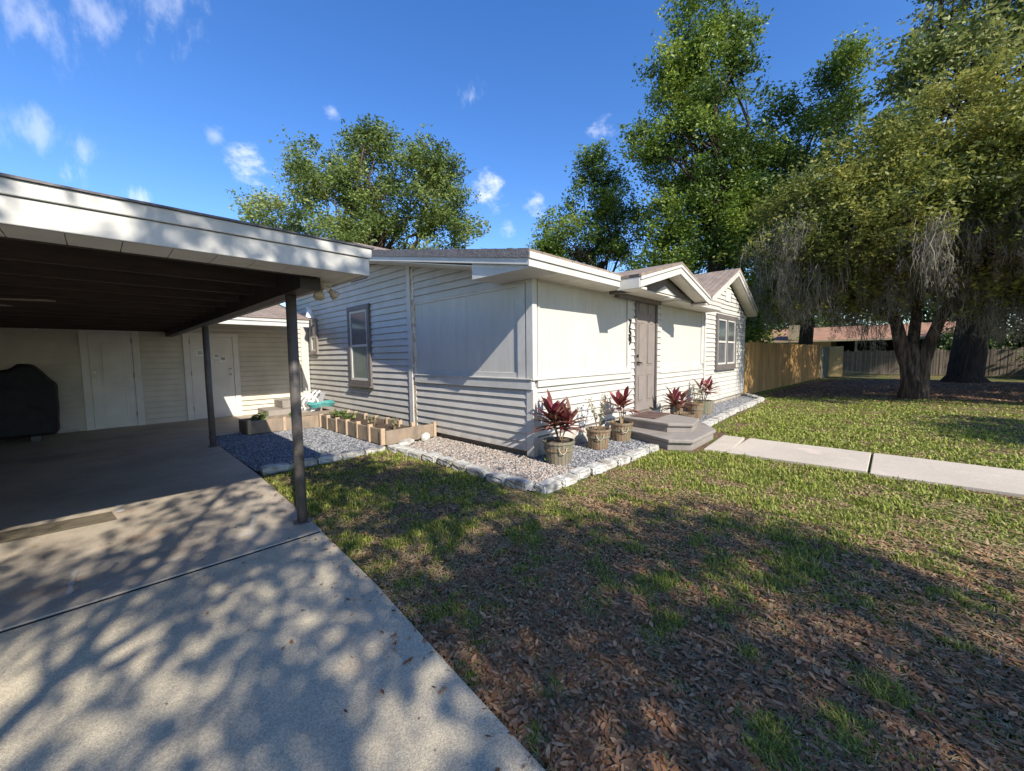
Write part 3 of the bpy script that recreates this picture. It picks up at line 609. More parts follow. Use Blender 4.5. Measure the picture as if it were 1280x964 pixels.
# eave roof projecting over the back door
op(MB().box(1.36, 3.25, 9.27, 9.30, 2.03, 2.16).box(1.36, 3.25, 9.25, 9.28, 2.12, 2.20), 'fascia', 'trim', bevel=.003)
op(MB().prism([(9.3, 2.04), (11.3, 2.18), (11.3, 2.20), (9.3, 2.06)], 1.36, 3.25, 'x'), 'soffit', 'soffit')
op(MB().prism([(9.23, 2.2), (12.6, 3.0), (15, 2.4), (15, 2.3), (12.6, 2.85), (9.23, 2.185)], 1.36, 3.27, 'x'), 'roof', 'shingle')
op(MB().prism([(9.22, 2.06), (9.22, 2.20), (12.0, 2.90), (12.0, 2.76)], 3.272, 3.30, 'x'), 'rake_board', 'taupe')
op(MB().box(-.80, -.68, SY - .1, SY - .02, 2.03, 2.05).box(-.76, -.72, SY - .09, SY - .03, 1.93, 2.03), 'sensor', 'white_pl')

# ---------------------------------------------------------------- carport
C_ = empty('carport', (1.1, 3.47, 0), 'flat roofed carport with white fascia, dark beam and dark wood ceiling', 'carport')
def cp(mb, name, m, parent=None, **k):
    mb.v = [(a - 1.1, b - 3.47, c) for a, b, c in mb.v]; return mb.build(name, m, parent or C_, **k)
for (x, y, r_, tl) in ((1.09, 3.47, .039, 0), (1.16, 7.57, .042, 0)):
    p = MB().tube([(x, y, 0), (x, y, .012)], .07, 14); p.tube([(x, y, .012), (x - .004, y, .9), (x, y, 1.86)], r_, 14)
    o = cp(p, 'post', 'post')
    for q in o.data.polygons: q.use_smooth = len(q.vertices) == 4
cp(MB().box(1.03, 1.15, 3.08, 11.26, 1.85, 1.925).box(1.03, 1.15, 3.08, 11.26, 1.925, 2.03), 'beam', 'black_beam', bevel=.004)
CX = 1.36; CY = 2.69
for k in range(14):
    y = 3.01 + k * .6
    cp(MB().box(-5.15, 1.03, y, y + .04, 1.93, 2.06), 'joist', 'dark_wood')
cp(MB().box(-5.2, 1.10, 2.86, 11.28, 2.062, 2.075), 'ceiling', 'dark_wood')
sfm = MB(); k = 0; x = -5.2
while x < CX - .02:
    x1 = min(x + .19, CX - .02)
    sfm.box(x + .002, x1 - .002, CY + .02, 3.0, 1.930, 1.944); x += .19
y = 3.003
while y < 11.2:
    sfm.box(1.155, CX - .02, y + .004, min(y + .296, 11.25), 1.930, 1.944); y += .3
sfm.box(-5.2, CX - .02, CY + .021, 2.998, 1.946, 1.955)
cp(sfm, 'soffit', 'soffit')
cp(MB().box(-5.2, CX - .03, CY + .03, 11.26, 2.08, 2.10), 'roof_deck', 'dark_wood')
fc = MB().box(-5.2, CX, CY - .012, CY + .02, 1.922, 2.038).box(CX - .02, CX, CY + .02, 11.26, 1.922, 2.038)
cp(fc, 'fascia', 'trim', bevel=.004)
cp(MB().box(-5.2, CX + .015, CY - .024, CY + .01, 2.041, 2.107).box(CX - .01, CX + .015, CY + .01, 11.26, 2.041, 2.107), 'drip_board', 'trim', bevel=.004)
sh = MB(); x = -5.2
while x < CX:
    sh.box(x, min(x + .3, CX + .03), CY - .035, CY + .3, 2.109, 2.117 + random.uniform(0, .004)); x += .3
sh.prism([(CY + .3, 2.115), (7, 2.22), (11.3, 2.17), (11.3, 2.16), (7, 2.21), (CY + .3, 2.105)], -5.2, CX + .03, 'x')
cp(sh, 'roof', 'shingle_edge')
cp(MB().box(1.02, 1.16, 3.04, 3.078, 1.845, 1.928), 'beam_cap', 'black_beam')
fl = cp(MB().lathe([(.001, 1.905), (.055, 1.905), (.06, 1.93)], 16, (1.25, 3.22)).tube([(1.25, 3.22, 1.91), (1.21, 3.18, 1.885)], .012, 8).tube([(1.25, 3.22, 1.91), (1.30, 3.24, 1.885)], .012, 8), 'security_light', 'soffit')
for a, b in (((1.21, 3.18, 1.885), (1.175, 3.13, 1.80)), ((1.30, 3.24, 1.885), (1.36, 3.25, 1.84))):
    a = Vector(a); b = Vector(b)
    q = MB().tube([a, a.lerp(b, .4), a.lerp(b, .55), a.lerp(b, .9), b], [.018, .022, .034, .040, .025], 14)
    qo = q.build('bulb', 'bulb', smooth=True); qo.parent = fl; qo.location = (-1.1, -3.47, 0)
# ceiling fan
fan = empty('ceiling_fan', (-.75, 5.2, 1.93), 'pale bladed ceiling fan hanging under the dark carport ceiling', 'ceiling fan')
MB().tube([(0, 0, .0), (0, 0, -.05)], .02, 8).build('rod', 'metal', fan)
MB().lathe([(.001, -.13), (.08, -.13), (.10, -.09), (.05, -.05)], 16).build('motor', 'metal', fan)
for k in range(4):
    a = k * math.pi / 2 + 1.2; c, s = math.cos(a), math.sin(a)
    pts = [(.1, -.03), (.55, -.06), (.58, .0), (.55, .06), (.1, .03)]
    MB().prism([(u * c - v * s, u * s + v * c) for u, v in pts], -.085, -.08).build('blade', 'wood_bed', fan)

# ---------------------------------------------------------------- covered grill
G = empty('covered_grill', (-.85, 10.6, 0), 'barbecue grill under a black cover against the storage wall', 'grill')
prof = [(-1.35, .1), (.30, .1), (.32, .95), (.06, 1.30), (-.10, 1.32), (-.18, 1.22), (-.5, 1.17), (-1.3, 1.20), (-1.36, .9)]
gm_ = MB().prism(prof, -.3, .3, 'y'); go = gm_.build('cover', 'black_cover', G, bevel=.05)
sd = go.modifiers.new('sub', 'SUBSURF'); sd.levels = 2; sd.render_levels = 2; sd.subdivision_type = 'SIMPLE'
tx = bpy.data.textures.new('folds', 'CLOUDS'); tx.noise_scale = .3; dm = go.modifiers.new('folds', 'DISPLACE'); dm.texture = tx; dm.strength = .06
for wx in (.05, -1.1):
    for wy in (-.22, .22):
        MB().tube([(wx, wy - .03, .06), (wx, wy + .03, .06)], .06, 16).build('wheel', 'metal', G)
# ---------------------------------------------------------------- back steps
bs = empty('back_steps', (3.1, 10.7, 0), 'grey two step stoop beside the storage wall in the house corner', 'steps')
MB().box(-.45, .75, -.35, .55, 0, .15).build('lower_step', 'step', bs, bevel=.008)
MB().box(-.08, .75, -.1, .55, .153, .33).build('upper_step', 'step', bs, bevel=.008)
# garden hose reel and coiled hose in the corner
hr = empty('hose_reel', (3.42, 9.55, 0), 'white and grey plastic hose reel leaning on the side wall', 'hose reel')
MB().prism([(-.16, .0), (.02, .0), (.22, .55), (.10, .57)], -.03, .03, 'y').build('frame', 'grey_pl', hr, bevel=.01)
MB().tube([(-.16, -.12, .33), (-.16, .10, .33)], .07, 14).build('drum', 'white_pl', hr)
for yy in (-.13, .11):
    tor = [(-.16 + .16 * math.cos(a), yy, .33 + .16 * math.sin(a)) for a in np.linspace(0, 2 * math.pi, 21)]
    MB().tube(tor, .02, 8, False).build('rim', 'white_pl', hr)
    MB().tube([(-.16, yy, .33), (-.02, yy, .55), (.05, yy, .60)], .022, 8).build('handle', 'white_pl', hr)
ho = MB()
for k in range(4):
    pts = [((.24 + .012 * k) * math.cos(a), (.20 + .01 * k) * math.sin(a), .30 + .022 * k + .02 * math.sin(3 * a)) for a in np.linspace(0, 2 * math.pi, 31)]
    ho.tube(pts, .014, 7, False)
ho.tube([(.25, 0, .31), (.34, .1, .32), (.38, .25, .30), (.3, .35, .27)], .014, 7)
o = ho.build('garden_hose', 'teal'); o.location = (3.36, 9.1, .0); tag(o, 'teal garden hose coiled beside the back of the raised bed', 'hose')

# ---------------------------------------------------------------- raised bed (L shaped)
B = empty('raised_bed', (2.95, 5.6, 0), 'L shaped raised garden bed of weathered boards and pale stakes', 'raised bed')
def bb(mb, name, m, **k):
    mb.v = [(a - 2.95, b - 5.6, c) for a, b, c in mb.v]; return mb.build(name, m, B, **k)
BH = .235
def board(x0, y0, x1, y1, h=BH, t=.03, m='wood_bed'):
    d = Vector((x1 - x0, y1 - y0)); d.normalize(); n = Vector((-d.y, d.x)) * t / 2
    bb(MB().prism([(x0 + n.x, y0 + n.y), (x1 + n.x, y1 + n.y), (x1 - n.x, y1 - n.y), (x0 - n.x, y0 - n.y)], 0, h), 'board', m, bevel=.004)
ysb = [5.62, 6.02, 6.44, 6.86, 7.28, 7.70, 8.05]
for i in range(len(ysb) - 1):
    board(2.96 + random.uniform(-.01, .01), ysb[i] + .02, 2.96 + random.uniform(-.01, .01), ysb[i + 1] - .02, BH + random.uniform(-.02, .015))
for y in ysb: bb(MB().box(2.925, 2.995, y - .025, y + .025, 0, BH + .03 + random.uniform(-.01, .02)), 'stake', 'wood_pale', bevel=.004)
for i in range(len(ysb) - 1): board(3.50, ysb[i] + .02, 3.50, ysb[i + 1] - .02, BH + random.uniform(-.02, .03))
for y in ysb: bb(MB().box(3.465, 3.53, y - .025, y + .025, 0, BH + .05), 'stake', 'wood_pale', bevel=.004)
board(2.99, 5.58, 3.86, 5.58, .22); bb(MB().box(3.86, 3.91, 5.55, 5.62, 0, .25), 'stake', 'wood_pale')
board(2.93, 8.10, 2.35, 8.22); board(2.35, 8.22, 1.82, 8.28, .24)
for (x, y) in ((2.35, 8.21), (1.80, 8.28)): bb(MB().box(x - .025, x + .025, y - .03, y + .03, 0, .26), 'stake', 'wood_pale')
board(1.78, 8.3, 1.76, 8.75); board(1.78, 8.76, 3.5, 8.70)
bb(MB().box(2.98, 3.49, 5.62, 8.6, .0, .17).box(1.8, 2.98, 8.3, 8.7, 0, .17), 'soil', 'soil')
sheet_ = None
rk1 = MB()
icos = bmesh.new(); bmesh.ops.create_icosphere(icos, subdivisions=2, radius=1)
for v in icos.verts: v.co = Vector((v.co.x * .16, v.co.y * .10, v.co.z * .055)) * (1 + .12 * math.sin(v.co.x * 5 + v.co.y * 3))
me = bpy.data.meshes.new('rock'); icos.to_mesh(me); icos.free(); o = link('rock', me, 'stone'); o.location = (3.22, 5.38, .03); o.rotation_euler = (0, 0, .3)
tag(o, 'flat pale rock at the inner corner of the edging by the bed', 'rock')
me2 = me.copy(); o = link('rock', me2, None); o.scale = (.5, .7, 1.5); o.location = (3.6, 5.42, .05); tag(o, 'small white stone under the raised bed end board', 'rock')

# ---------------------------------------------------------------- leaf tools
def leafset(centers, dirs, length, width, bend=.25, seg=3):
    """pointed leaf blades: returns verts, faces (islands)"""
    V = []; F = []
    for c, d, l_, w_ in zip(centers, dirs, length, width):
        c = Vector(c); d = Vector(d).normalized(); s = d.cross(Vector((0, 0, 1)));
        if s.length < .05: s = Vector((1, 0, 0))
        s.normalize(); nrm = s.cross(d); k = len(V)
        V.append(c)
        for i in range(1, seg + 1):
            t = i / seg; ww = w_ * (math.sin(math.pi * min(.15 + t * .85, 1)) ** .8)
            p = c + d * l_ * t + Vector((0, 0, -1)) * bend * l_ * t * t
            if i < seg: V += [p - s * ww / 2 + nrm * ww * .12, p - nrm * ww * .05, p + s * ww / 2 + nrm * ww * .12]
            else: V.append(p)
        F.append((k, k + 1, k + 2)); F.append((k, k + 2, k + 3))
        for i in range(1, seg - 1):
            a = k + 1 + (i - 1) * 3
            F += [(a, a + 3, a + 4, a + 1), (a + 1, a + 4, a + 5, a + 2)]
        a = k + 1 + (seg - 2) * 3; e = len(V) - 1
        F += [(a, e, a + 1), (a + 1, e, a + 2)]
    return V, F
def add_leaves(name, m, parent, cs, ds, ls, ws, bend=.25, seg=4):
    V, F = leafset(cs, ds, ls, ws, bend, seg); mb = MB(); mb.add(V, F); me = bpy.data.meshes.new(name); me.from_pydata(mb.v, [], mb.f)
    me.polygons.foreach_set('use_smooth', [True] * len(me.polygons)); return link(name, me, m, parent)
def pot(loc, r, h, m, label, rz=0, band=True, handles=True, straight=False):
    P = empty('planter', (*loc, -.005), label, 'planter', 'wooden basket planters along the front wall', rz)
    rb = r * (.92 if straight else .76)
    mb = MB(); n = 22; k = 0
    for j in range(n):   # staves
        a0 = 2 * math.pi * j / n + .012; a1 = 2 * math.pi * (j + 1) / n - .012; hz = h + random.uniform(-.004, .004)
        def q(rr, a, z): return (rr * math.cos(a), rr * math.sin(a), z)
        mb.add([q(rb, a0, 0), q(rb, a1, 0), q(r, a1, hz), q(r, a0, hz), q(rb - .014, a0, 0), q(rb - .014, a1, 0), q(r - .014, a1, hz), q(r - .014, a0, hz)],
               [(0, 1, 2, 3), (5, 4, 7, 6), (3, 2, 6, 7), (0, 3, 7, 4), (1, 5, 6, 2)])
    mb.build('staves', m, P)
    if band:
        b = MB(); zb = h * .62; rr = rb + (r - rb) * .62 + .004; b.lathe([(rr, zb - .014), (rr + .006, zb - .014), (rr + .008, zb + .014), (rr + .002, zb + .014)], 24); b.build('band', 'pot_grey' if m == 'pot' else 'pot', P)
        b = MB(); b.lathe([(r + .001, h - .03), (r + .008, h - .03), (r + .009, h - .002), (r + .001, h - .002)], 24); b.build('rim_band', m, P)
    MB().lathe([(.001, h - .03), (r * .5, h - .025), (r - .02, h - .045)], 18).build('soil', 'soil', P)
    if handles:
        for s in (1, -1):
            pts = [((r * .9 + .02) * s + .01 * s * math.sin(t * math.pi), .05 * math.cos(t * math.pi), h * .78 - .075 * math.sin(t * math.pi)) for t in np.linspace(0, 1, 9)]
            MB().tube(pts, .006, 6).build('rope_handle', 'rope', P)
    return P
def ti_plant(loc, z, h, label, seed, stems=2, n=16, L_=.22, spread=.10, ):
    r = random.Random(seed); T = empty('red_plant', (*loc, z), label, 'plant', 'potted plants along the front wall')
    st = MB(); cs = []; ds = []; ls = []; ws = []
    for s in range(stems):
        a = r.uniform(0, 6.28); hh = h * r.uniform(.50, .72) if s else h * .66; tip = Vector((math.cos(a) * spread * r.uniform(.3, 1), math.sin(a) * spread * r.uniform(.3, 1), hh))
        st.tube([(0.01 * s, 0, -.04), tip * .5 + Vector((.01, 0, 0)), tip], [.010, .008, .006], 6)
        for i in range(n):
            t = i / n; aa = i * 2.4 + r.uniform(-.3, .3); el = .15 + 1.15 * t + r.uniform(-.15, .15)
            ds.append((math.cos(aa) * math.cos(el), math.sin(aa) * math.cos(el), math.sin(el))); cs.append(tip * (.50 + .50 * t))
            ls.append(L_ * r.uniform(.75, 1.2)); ws.append(.068 * r.uniform(.8, 1.2))
    st.build('stem', 'stem', T); add_leaves('foliage', 'ti', T, cs, ds, ls, ws, .28); return T
def bushy(loc, z, h, rad, label, seed, n=90, m='dustyleaf', L_=.05, grp='potted plants along the front wall', wd=.025):
    r = random.Random(seed); T = empty('leafy_plant', (*loc, z), label, 'plant', grp)
    st = MB(); cs = []; ds = []; ls = []; ws = []
    for s in range(5):
        a = s * 1.3 + r.uniform(-.4, .4); e = Vector((math.cos(a) * rad * r.uniform(.4, 1), math.sin(a) * rad * r.uniform(.4, 1), h * r.uniform(.7, 1)))
        mid = e * .5 + Vector((0, 0, h * .08)); st.tube([(0, 0, -.03), mid, e], [.006, .005, .003], 5)
        for i in range(n // 5):
            t = r.uniform(.35, 1.05); p = (Vector((0, 0, 0)).lerp(mid, t * 2) if t < .5 else mid.lerp(e, t * 2 - 1)); aa = r.uniform(0, 6.28); el = r.uniform(-.5, .8)
            cs.append(p + Vector((r.gauss(0, .015), r.gauss(0, .015), r.gauss(0, .015)))); ds.append((math.cos(aa) * math.cos(el), math.sin(aa) * math.cos(el), math.sin(el))); ls.append(L_ * r.uniform(.6, 1.4)); ws.append(wd * r.uniform(.7, 1.3))
    st.build('stem', 'stem', T); add_leaves('foliage', m, T, cs, ds, ls, ws, .3, 3); return T
pot((3.99, 3.02), .20, .285, 'pot_grey', 'greyish wooden basket planter with rope handle nearest the house corner', .9)
ti_plant((3.99, 3.02), .24, .60, 'tall red leaved plant in the planter nearest the house corner', 3, 5, 20, .36, .20)
pot((4.98, 3.05), .175, .29, 'pot', 'brown wooden basket planter, middle one left of the steps', .7)
bushy((4.98, 3.05), .25, .50, .22, 'spindly green plant in the middle planter left of the steps', 5, 130)
pot((5.68, 3.06), .175, .29, 'pot', 'brown basket planter with dark band next to the front steps', .8)
ti_plant((5.68, 3.06), .25, .52, 'red plant with two leaf heads in the planter next to the steps', 8, 3, 13, .34, .26)
pot((8.05, 2.98), .23, .17, 'pot', 'low wide basket planter just right of the front steps', .2, False, False)
ti_plant((7.75, 2.98), .12, .62, 'bushy red plant just right of the front door', 12, 4, 15, .36, .20)
pot((8.62, 2.95), .165, .33, 'pot', 'narrow brown planter between the low basket and square tub', .5, True, False)
bushy((8.62, 2.95), .28, .52, .26, 'thin green plant in the narrow planter right of the steps', 15, 120)
pot((9.42, 3.05), .21, .30, 'pot_grey', 'straight sided grey wooden tub farthest right under the wall', .5, False, False, True)
ti_plant((9.42, 3.05), .25, .60, 'red plant in the grey tub farthest right', 19, 3, 14, .36, .16)
pot((8.55, 3.25), .12, .34, 'pot', 'small dark basket standing behind the low wide planter', .2, False, False)
# plants in the bed and weeds
bushy((2.02, 8.5), .17, .18, .12, 'bright green leafy plant at the left end of raised bed', 21, 60, 'greenleaf', .09, 'plants in the raised bed', .06)
bushy((2.62, 8.5), .17, .12, .10, 'small green sprout in the raised bed behind the post', 22, 40, 'greenleaf', .07, 'plants in the raised bed', .05)
bushy((3.22, 7.85), .17, .16, .20, 'low green herb mass at the far corner of raised bed', 23, 220, 'greenleaf', .04, 'plants in the raised bed')
bushy((3.22, 7.35), .17, .14, .18, 'low yellowish green herb in the middle of raised bed', 24, 160, 'greenleaf', .04, 'plants in the raised bed')
bushy((3.18, 6.35), .17, .22, .10, 'sparse feathery plant near the front of raised bed', 25, 50, 'dustyleaf', .05, 'plants in the raised bed')
bushy((3.3, 5.85), .17, .24, .10, 'thin stalks at the near end of the raised bed', 26, 30, 'dustyleaf', .05, 'plants in the raised bed')
bushy((3.93, 3.12), .0, .07, .07, 'tiny bright weed at the foot of the corner planter', 27, 50, 'greenleaf', .05, None, .04)

# ---------------------------------------------------------------- front steps and mat
FS = empty('front_steps', (6.6, 3.0, 0), 'taupe painted two tier concrete steps with clipped corners at the front door', 'steps')
lo = [(5.95, 3.36), (5.83, 2.84), (5.57, 2.26), (5.76, 1.98), (6.81, 2.0), (7.38, 2.38), (7.5, 3.36)]
hi = [(6.24, 3.37), (6.18, 3.1), (6.06, 2.47), (6.26, 2.16), (6.85, 2.27), (7.09, 2.85), (7.3, 3.37)]
tr_ = lambda P, s=1: [(x - 6.6, y - 3.0) for x, y in P]
def shrink(P, s): cx = 6.6; cy = 3.0; return [((x - cx) * s, (y - cy) * s if y < 3.3 else y - cy) for x, y in P]
MB().prism(shrink(lo, .965), -.05, .075).build('lower_riser', 'step', FS)
MB().prism(tr_(lo), .078, .13).build('lower_step', 'step', FS, bevel=.012)
MB().prism(shrink(hi, .955), .132, .225).build('upper_riser', 'step', FS)
MB().prism(tr_(hi), .228, .275).build('upper_step', 'step', FS, bevel=.012)
dm_ = MB().prism([(6.33, 2.80), (7.05, 2.83), (7.09, 3.28), (6.36, 3.26)], .277, .290)
for k in range(5): dm_.box(6.42 + k * .13, 6.50 + k * .13, 2.87, 3.2, .2905, .294)
tag(dm_.build('doormat', 'mat', bevel=.003), 'dark brown doormat with reddish pattern on the top step', 'doormat')

# ---------------------------------------------------------------- edging blocks
em = []
for s in range(4):
    bm = bmesh.new(); bmesh.ops.create_cube(bm, size=1); bmesh.ops.bevel(bm, geom=bm.edges[:], offset=.09, segments=2, affect='EDGES')
    bmesh.ops.subdivide_edges(bm, edges=[e for e in bm.edges if e.calc_length() > .4], cuts=3, use_grid_fill=True)
    rr = random.Random(s)
    for v in bm.verts:
        v.co = Vector((v.co.x * .30, v.co.y * .155, v.co.z * .09)) + Vector((rr.uniform(-1, 1) * .006, rr.uniform(-1, 1) * .006, rr.uniform(-1, 1) * .004))
    me = bpy.data.meshes.new('edging_block'); bm.to_mesh(me); bm.free(); me.materials.append(M['stone']); em.append(me)
ORD = ['first', 'second', 'third', 'fourth', 'fifth', 'sixth', 'seventh', 'eighth', 'ninth', 'tenth', 'eleventh', 'twelfth', 'thirteenth', 'fourteenth', 'fifteenth', 'sixteenth', 'seventeenth', 'eighteenth', 'nineteenth', 'twentieth']
cnt = 0
def edging(pts, where, grp, step=.315, sc=1):
    global cnt
    i = 0
    for (a, b) in zip(pts[:-1], pts[1:]):
        a = Vector(a); b = Vector(b); L_ = (b - a).length; n = max(1, round(L_ / step)); ang = math.atan2(b.y - a.y, b.x - a.x)
        for k in range(n):
            p = a.lerp(b, (k + .5) / n); o = bpy.data.objects.new('edging_block', em[cnt % 4]); COL.objects.link(o)
            o.location = (p.x + random.uniform(-.008, .008), p.y + random.uniform(-.02, .02), .012 + random.uniform(-.012, .008))
            o.rotation_euler = (random.uniform(-.04, .04), random.uniform(-.04, .04), ang + random.uniform(-.07, .07) + math.pi * (cnt % 2)); o.scale = (L_ / n / .315 * random.uniform(.93, 1.0), sc * random.uniform(.92, 1.05), 1)
            tag(o, f'pale concrete edging block, {ORD[i]} {where}', 'edging block', grp); i += 1; cnt += 1
edging([(1.26, 5.40), (2.85, 5.40)], 'from the carport post between gravel and lawn', 'edging blocks beside the carport gravel')
edging([(2.95, 5.40), (3.0, 4.2), (2.98, 2.62)], 'from the raised bed in the row along the side wall', 'edging blocks along the side wall gravel')
edging([(3.0, 2.50), (5.50, 2.44)], 'from the corner in the row before the left planters', 'edging blocks before the left planters', .29)
edging([(7.55, 2.46), (9.5, 2.60), (13.3, 2.68)], 'from the steps in the row running to the fence', 'edging blocks right of the front steps', .31)
edging([(13.35, 2.72), (14.3, 3.35)], 'in the short run turning in to the house end', 'edging blocks at the house end', .33)

# ---------------------------------------------------------------- fences
def fence(name, a, b, h, label, m, bw=.14, gap=.006, sag=0, posts=None, back=None, top=.02):
    a = Vector((*a, 0)); b = Vector((*b, 0)); d = (b - a); L_ = d.length; d.normalize(); F_ = empty(name, a, label, 'fence', rz=math.atan2(d.y, d.x))
    mb = MB(); x = 0; r = random.Random(len(label))
    while x < L_:
        hh = h + r.uniform(-top, top); t = r.uniform(-.006, .006); w_ = min(bw - gap, L_ - x)
        mb.prism([(x, 0), (x + w_, 0), (x + w_, hh - .03), (x + w_ - .02, hh), (x + .02, hh), (x, hh - .03)], t - .01, t + .01, 'y'); x += bw
    mb.build('boards', m, F_)
    for z in (.35, h * .6, h - .3): MB().box(0, L_, .013, .055, z, z + .08).build('rail', m, F_)
    x = 0
    while x <= L_: MB().box(x - .05, x + .05, .056, .15, 0, h - .05).build('post', m, F_); x += 2.4
    return F_
fence('wood_fence', (14.30, 3.40), (26.0, 2.70), 1.70, 'new honey coloured cedar privacy fence running back from the house', 'fence')
fence('wood_fence', (26.02, 2.69), (28.1, 2.55), 1.62, 'short grey green section at the far end of the cedar fence', 'fence_green')
fence('fence_gate', (28.12, 2.52), (28.2, 1.95), 1.66, 'pale new wood gate panel standing at right angles to the fence end', 'fence_pale')
fence('wood_fence', (32.2, 2.9), (32.6, -12), 1.42, 'old weathered grey picket fence beyond the trees', 'fence_old', bw=.12, gap=.015, top=.07)
# ---------------------------------------------------------------- neighbour house
NB = empty('neighbour_house', (42, 3, 0), 'distant tan house with orange roof and open carport beyond the fences', 'house')
MB().box(-1.5, 6, 1.2, 16, 0, 2.35).build('wall', 'stucco', NB)
MB().box(-1.55, 6, .6, 1.2, 0, 2.35).build('pillar', 'stucco', NB)
MB().box(3.0, 6, -7.5, .6, 0, 2.3).build('carport_shade', 'void', NB)  # near-black colour stands in for the shade inside the open carport
MB().box(-1.4, -1.25, -1.0, -.85, 0, 2.2).build('carport_post', 'trim', NB)
MB().box(-1.4, -1.25, -7.0, -6.85, 0, 2.2).build('carport_post', 'trim', NB)
MB().prism([(-2.1, 2.28), (3, 3.55), (8, 2.3)], -7.6, 16.5, 'y').build('roof', 'roof_orange', NB)
MB().box(-2.16, -2.11, -7.6, 16.5, 2.18, 2.32).build('fascia', 'stucco', NB)
MB().box(-1.9, -.4, 2.4, 3.4, 2.4, 3.6).build('chimney', 'stucco', NB)
MB().box(-1.2, -1.0, -4.3, -3.6, 0, 2.1).build('red_panel', 'red', NB)

# ---------------------------------------------------------------- trees
def canopy(name, clumps, m, parent, per, leaf, spread, seed, flat=.75, origin=(0, 0, 0)):
    """clumps: (k,3) centres. leaves as small two-sided quads gathered in twigs"""
    r = np.random.default_rng(seed); K = len(clumps)
    tw = 7; T = per // tw
    tc_ = np.repeat(clumps, T, 0) + r.normal(0, 1, (K * T, 3)) * spread * np.array([1, 1, flat])
    # drop random share of twigs for gaps
    c = np.repeat(tc_, tw, 0); d = r.normal(0, 1, (len(tc_), 3)); d /= np.linalg.norm(d, axis=1)[:, None]
    c = c + np.repeat(d, tw, 0) * (np.tile(np.arange(tw), len(tc_)) - tw / 2)[:, None] * leaf * .55 + r.normal(0, leaf * .35, c.shape)
    n = len(c); a = r.normal(0, 1, (n, 3)); a[:, 2] *= .6; a /= np.linalg.norm(a, axis=1)[:, None]; b = r.normal(0, 1, (n, 3)); b -= (b * a).sum(1)[:, None] * a; b /= np.linalg.norm(b, axis=1)[:, None]
    s = (leaf * r.uniform(.6, 1.3, n))[:, None]
    V = np.stack([c - a * s * .6, c + b * s * .28, c + a * s * .6, c - b * s * .28], 1) - np.array(origin)
    return fastmesh(name, V, 4, m, parent)
def ellip_clumps(ells, seed, shell=.55):
    r = np.random.default_rng(seed); out_ = []
    for (cx, cy, cz, rx, ry, rz, n) in ells:
        d = r.normal(0, 1, (n, 3)); d /= np.linalg.norm(d, axis=1)[:, None]; q = (shell + (1 - shell) * r.random((n, 1)) ** .7)
        q *= r.uniform(.82, 1.08, (n, 1)); out_.append(np.array([cx, cy, cz]) + d * q * np.array([rx, ry, rz]))
    return np.concatenate(out_)
def limbs(name, base, trunk_top, r0, clumps, m, parent, seed, nl=9, r1=None, fork=None, lean=(0, 0), per_limb=5, twig=True):
    rr = random.Random(seed); o = Vector(base); tt = Vector(trunk_top); mb = MB()
    r1 = r1 or r0 * .6; mid = o.lerp(tt, .5) + Vector((rr.uniform(-.1, .1), rr.uniform(-.1, .1), 0)) * (tt - o).length * .2
    mb.tube([Vector((0, 0, -.15)), Vector((0, 0, .02)), Vector((0, 0, .25)), (mid - o) * .5, mid - o, tt - o], [r0 * 1.7, r0 * 1.45, r0 * 1.1, r0, (r0 + r1) / 2 * 1.02, r1], 14)
    mb.build('trunk', m, parent, smooth=True)
    cl = [Vector(c) for c in clumps]; rr.shuffle(cl); lm = MB()
    for i in range(min(nl, len(cl))):
        tgt = cl[i]; t = rr.uniform(.55, 1); s = o.lerp(tt, t); dv = tgt - s
        k1 = s + dv * .35 + Vector((rr.uniform(-.12, .12), rr.uniform(-.12, .12), rr.uniform(.0, .18))) * dv.length
        k2 = s + dv * .7 + Vector((rr.uniform(-.1, .1), rr.uniform(-.1, .1), rr.uniform(.0, .12))) * dv.length
        ra = r1 * rr.uniform(.35, .62)
        lm.tube([s - o, k1 - o, k2 - o, tgt - o], [ra, ra * .65, ra * .38, ra * .12], 7)
        near = sorted(cl, key=lambda q: (q - k2).length)[:per_limb]
        for q in near:
            st = rr.choice((k1, k2)); kk = st.lerp(q, .5) + Vector((rr.uniform(-.15, .15), rr.uniform(-.15, .15), rr.uniform(-.05, .15))) * (q - st).length
            lm.tube([st - o, kk - o, q - o], [ra * .3, ra * .18, ra * .06], 5)
    lm.build('branch', m, parent, smooth=True)
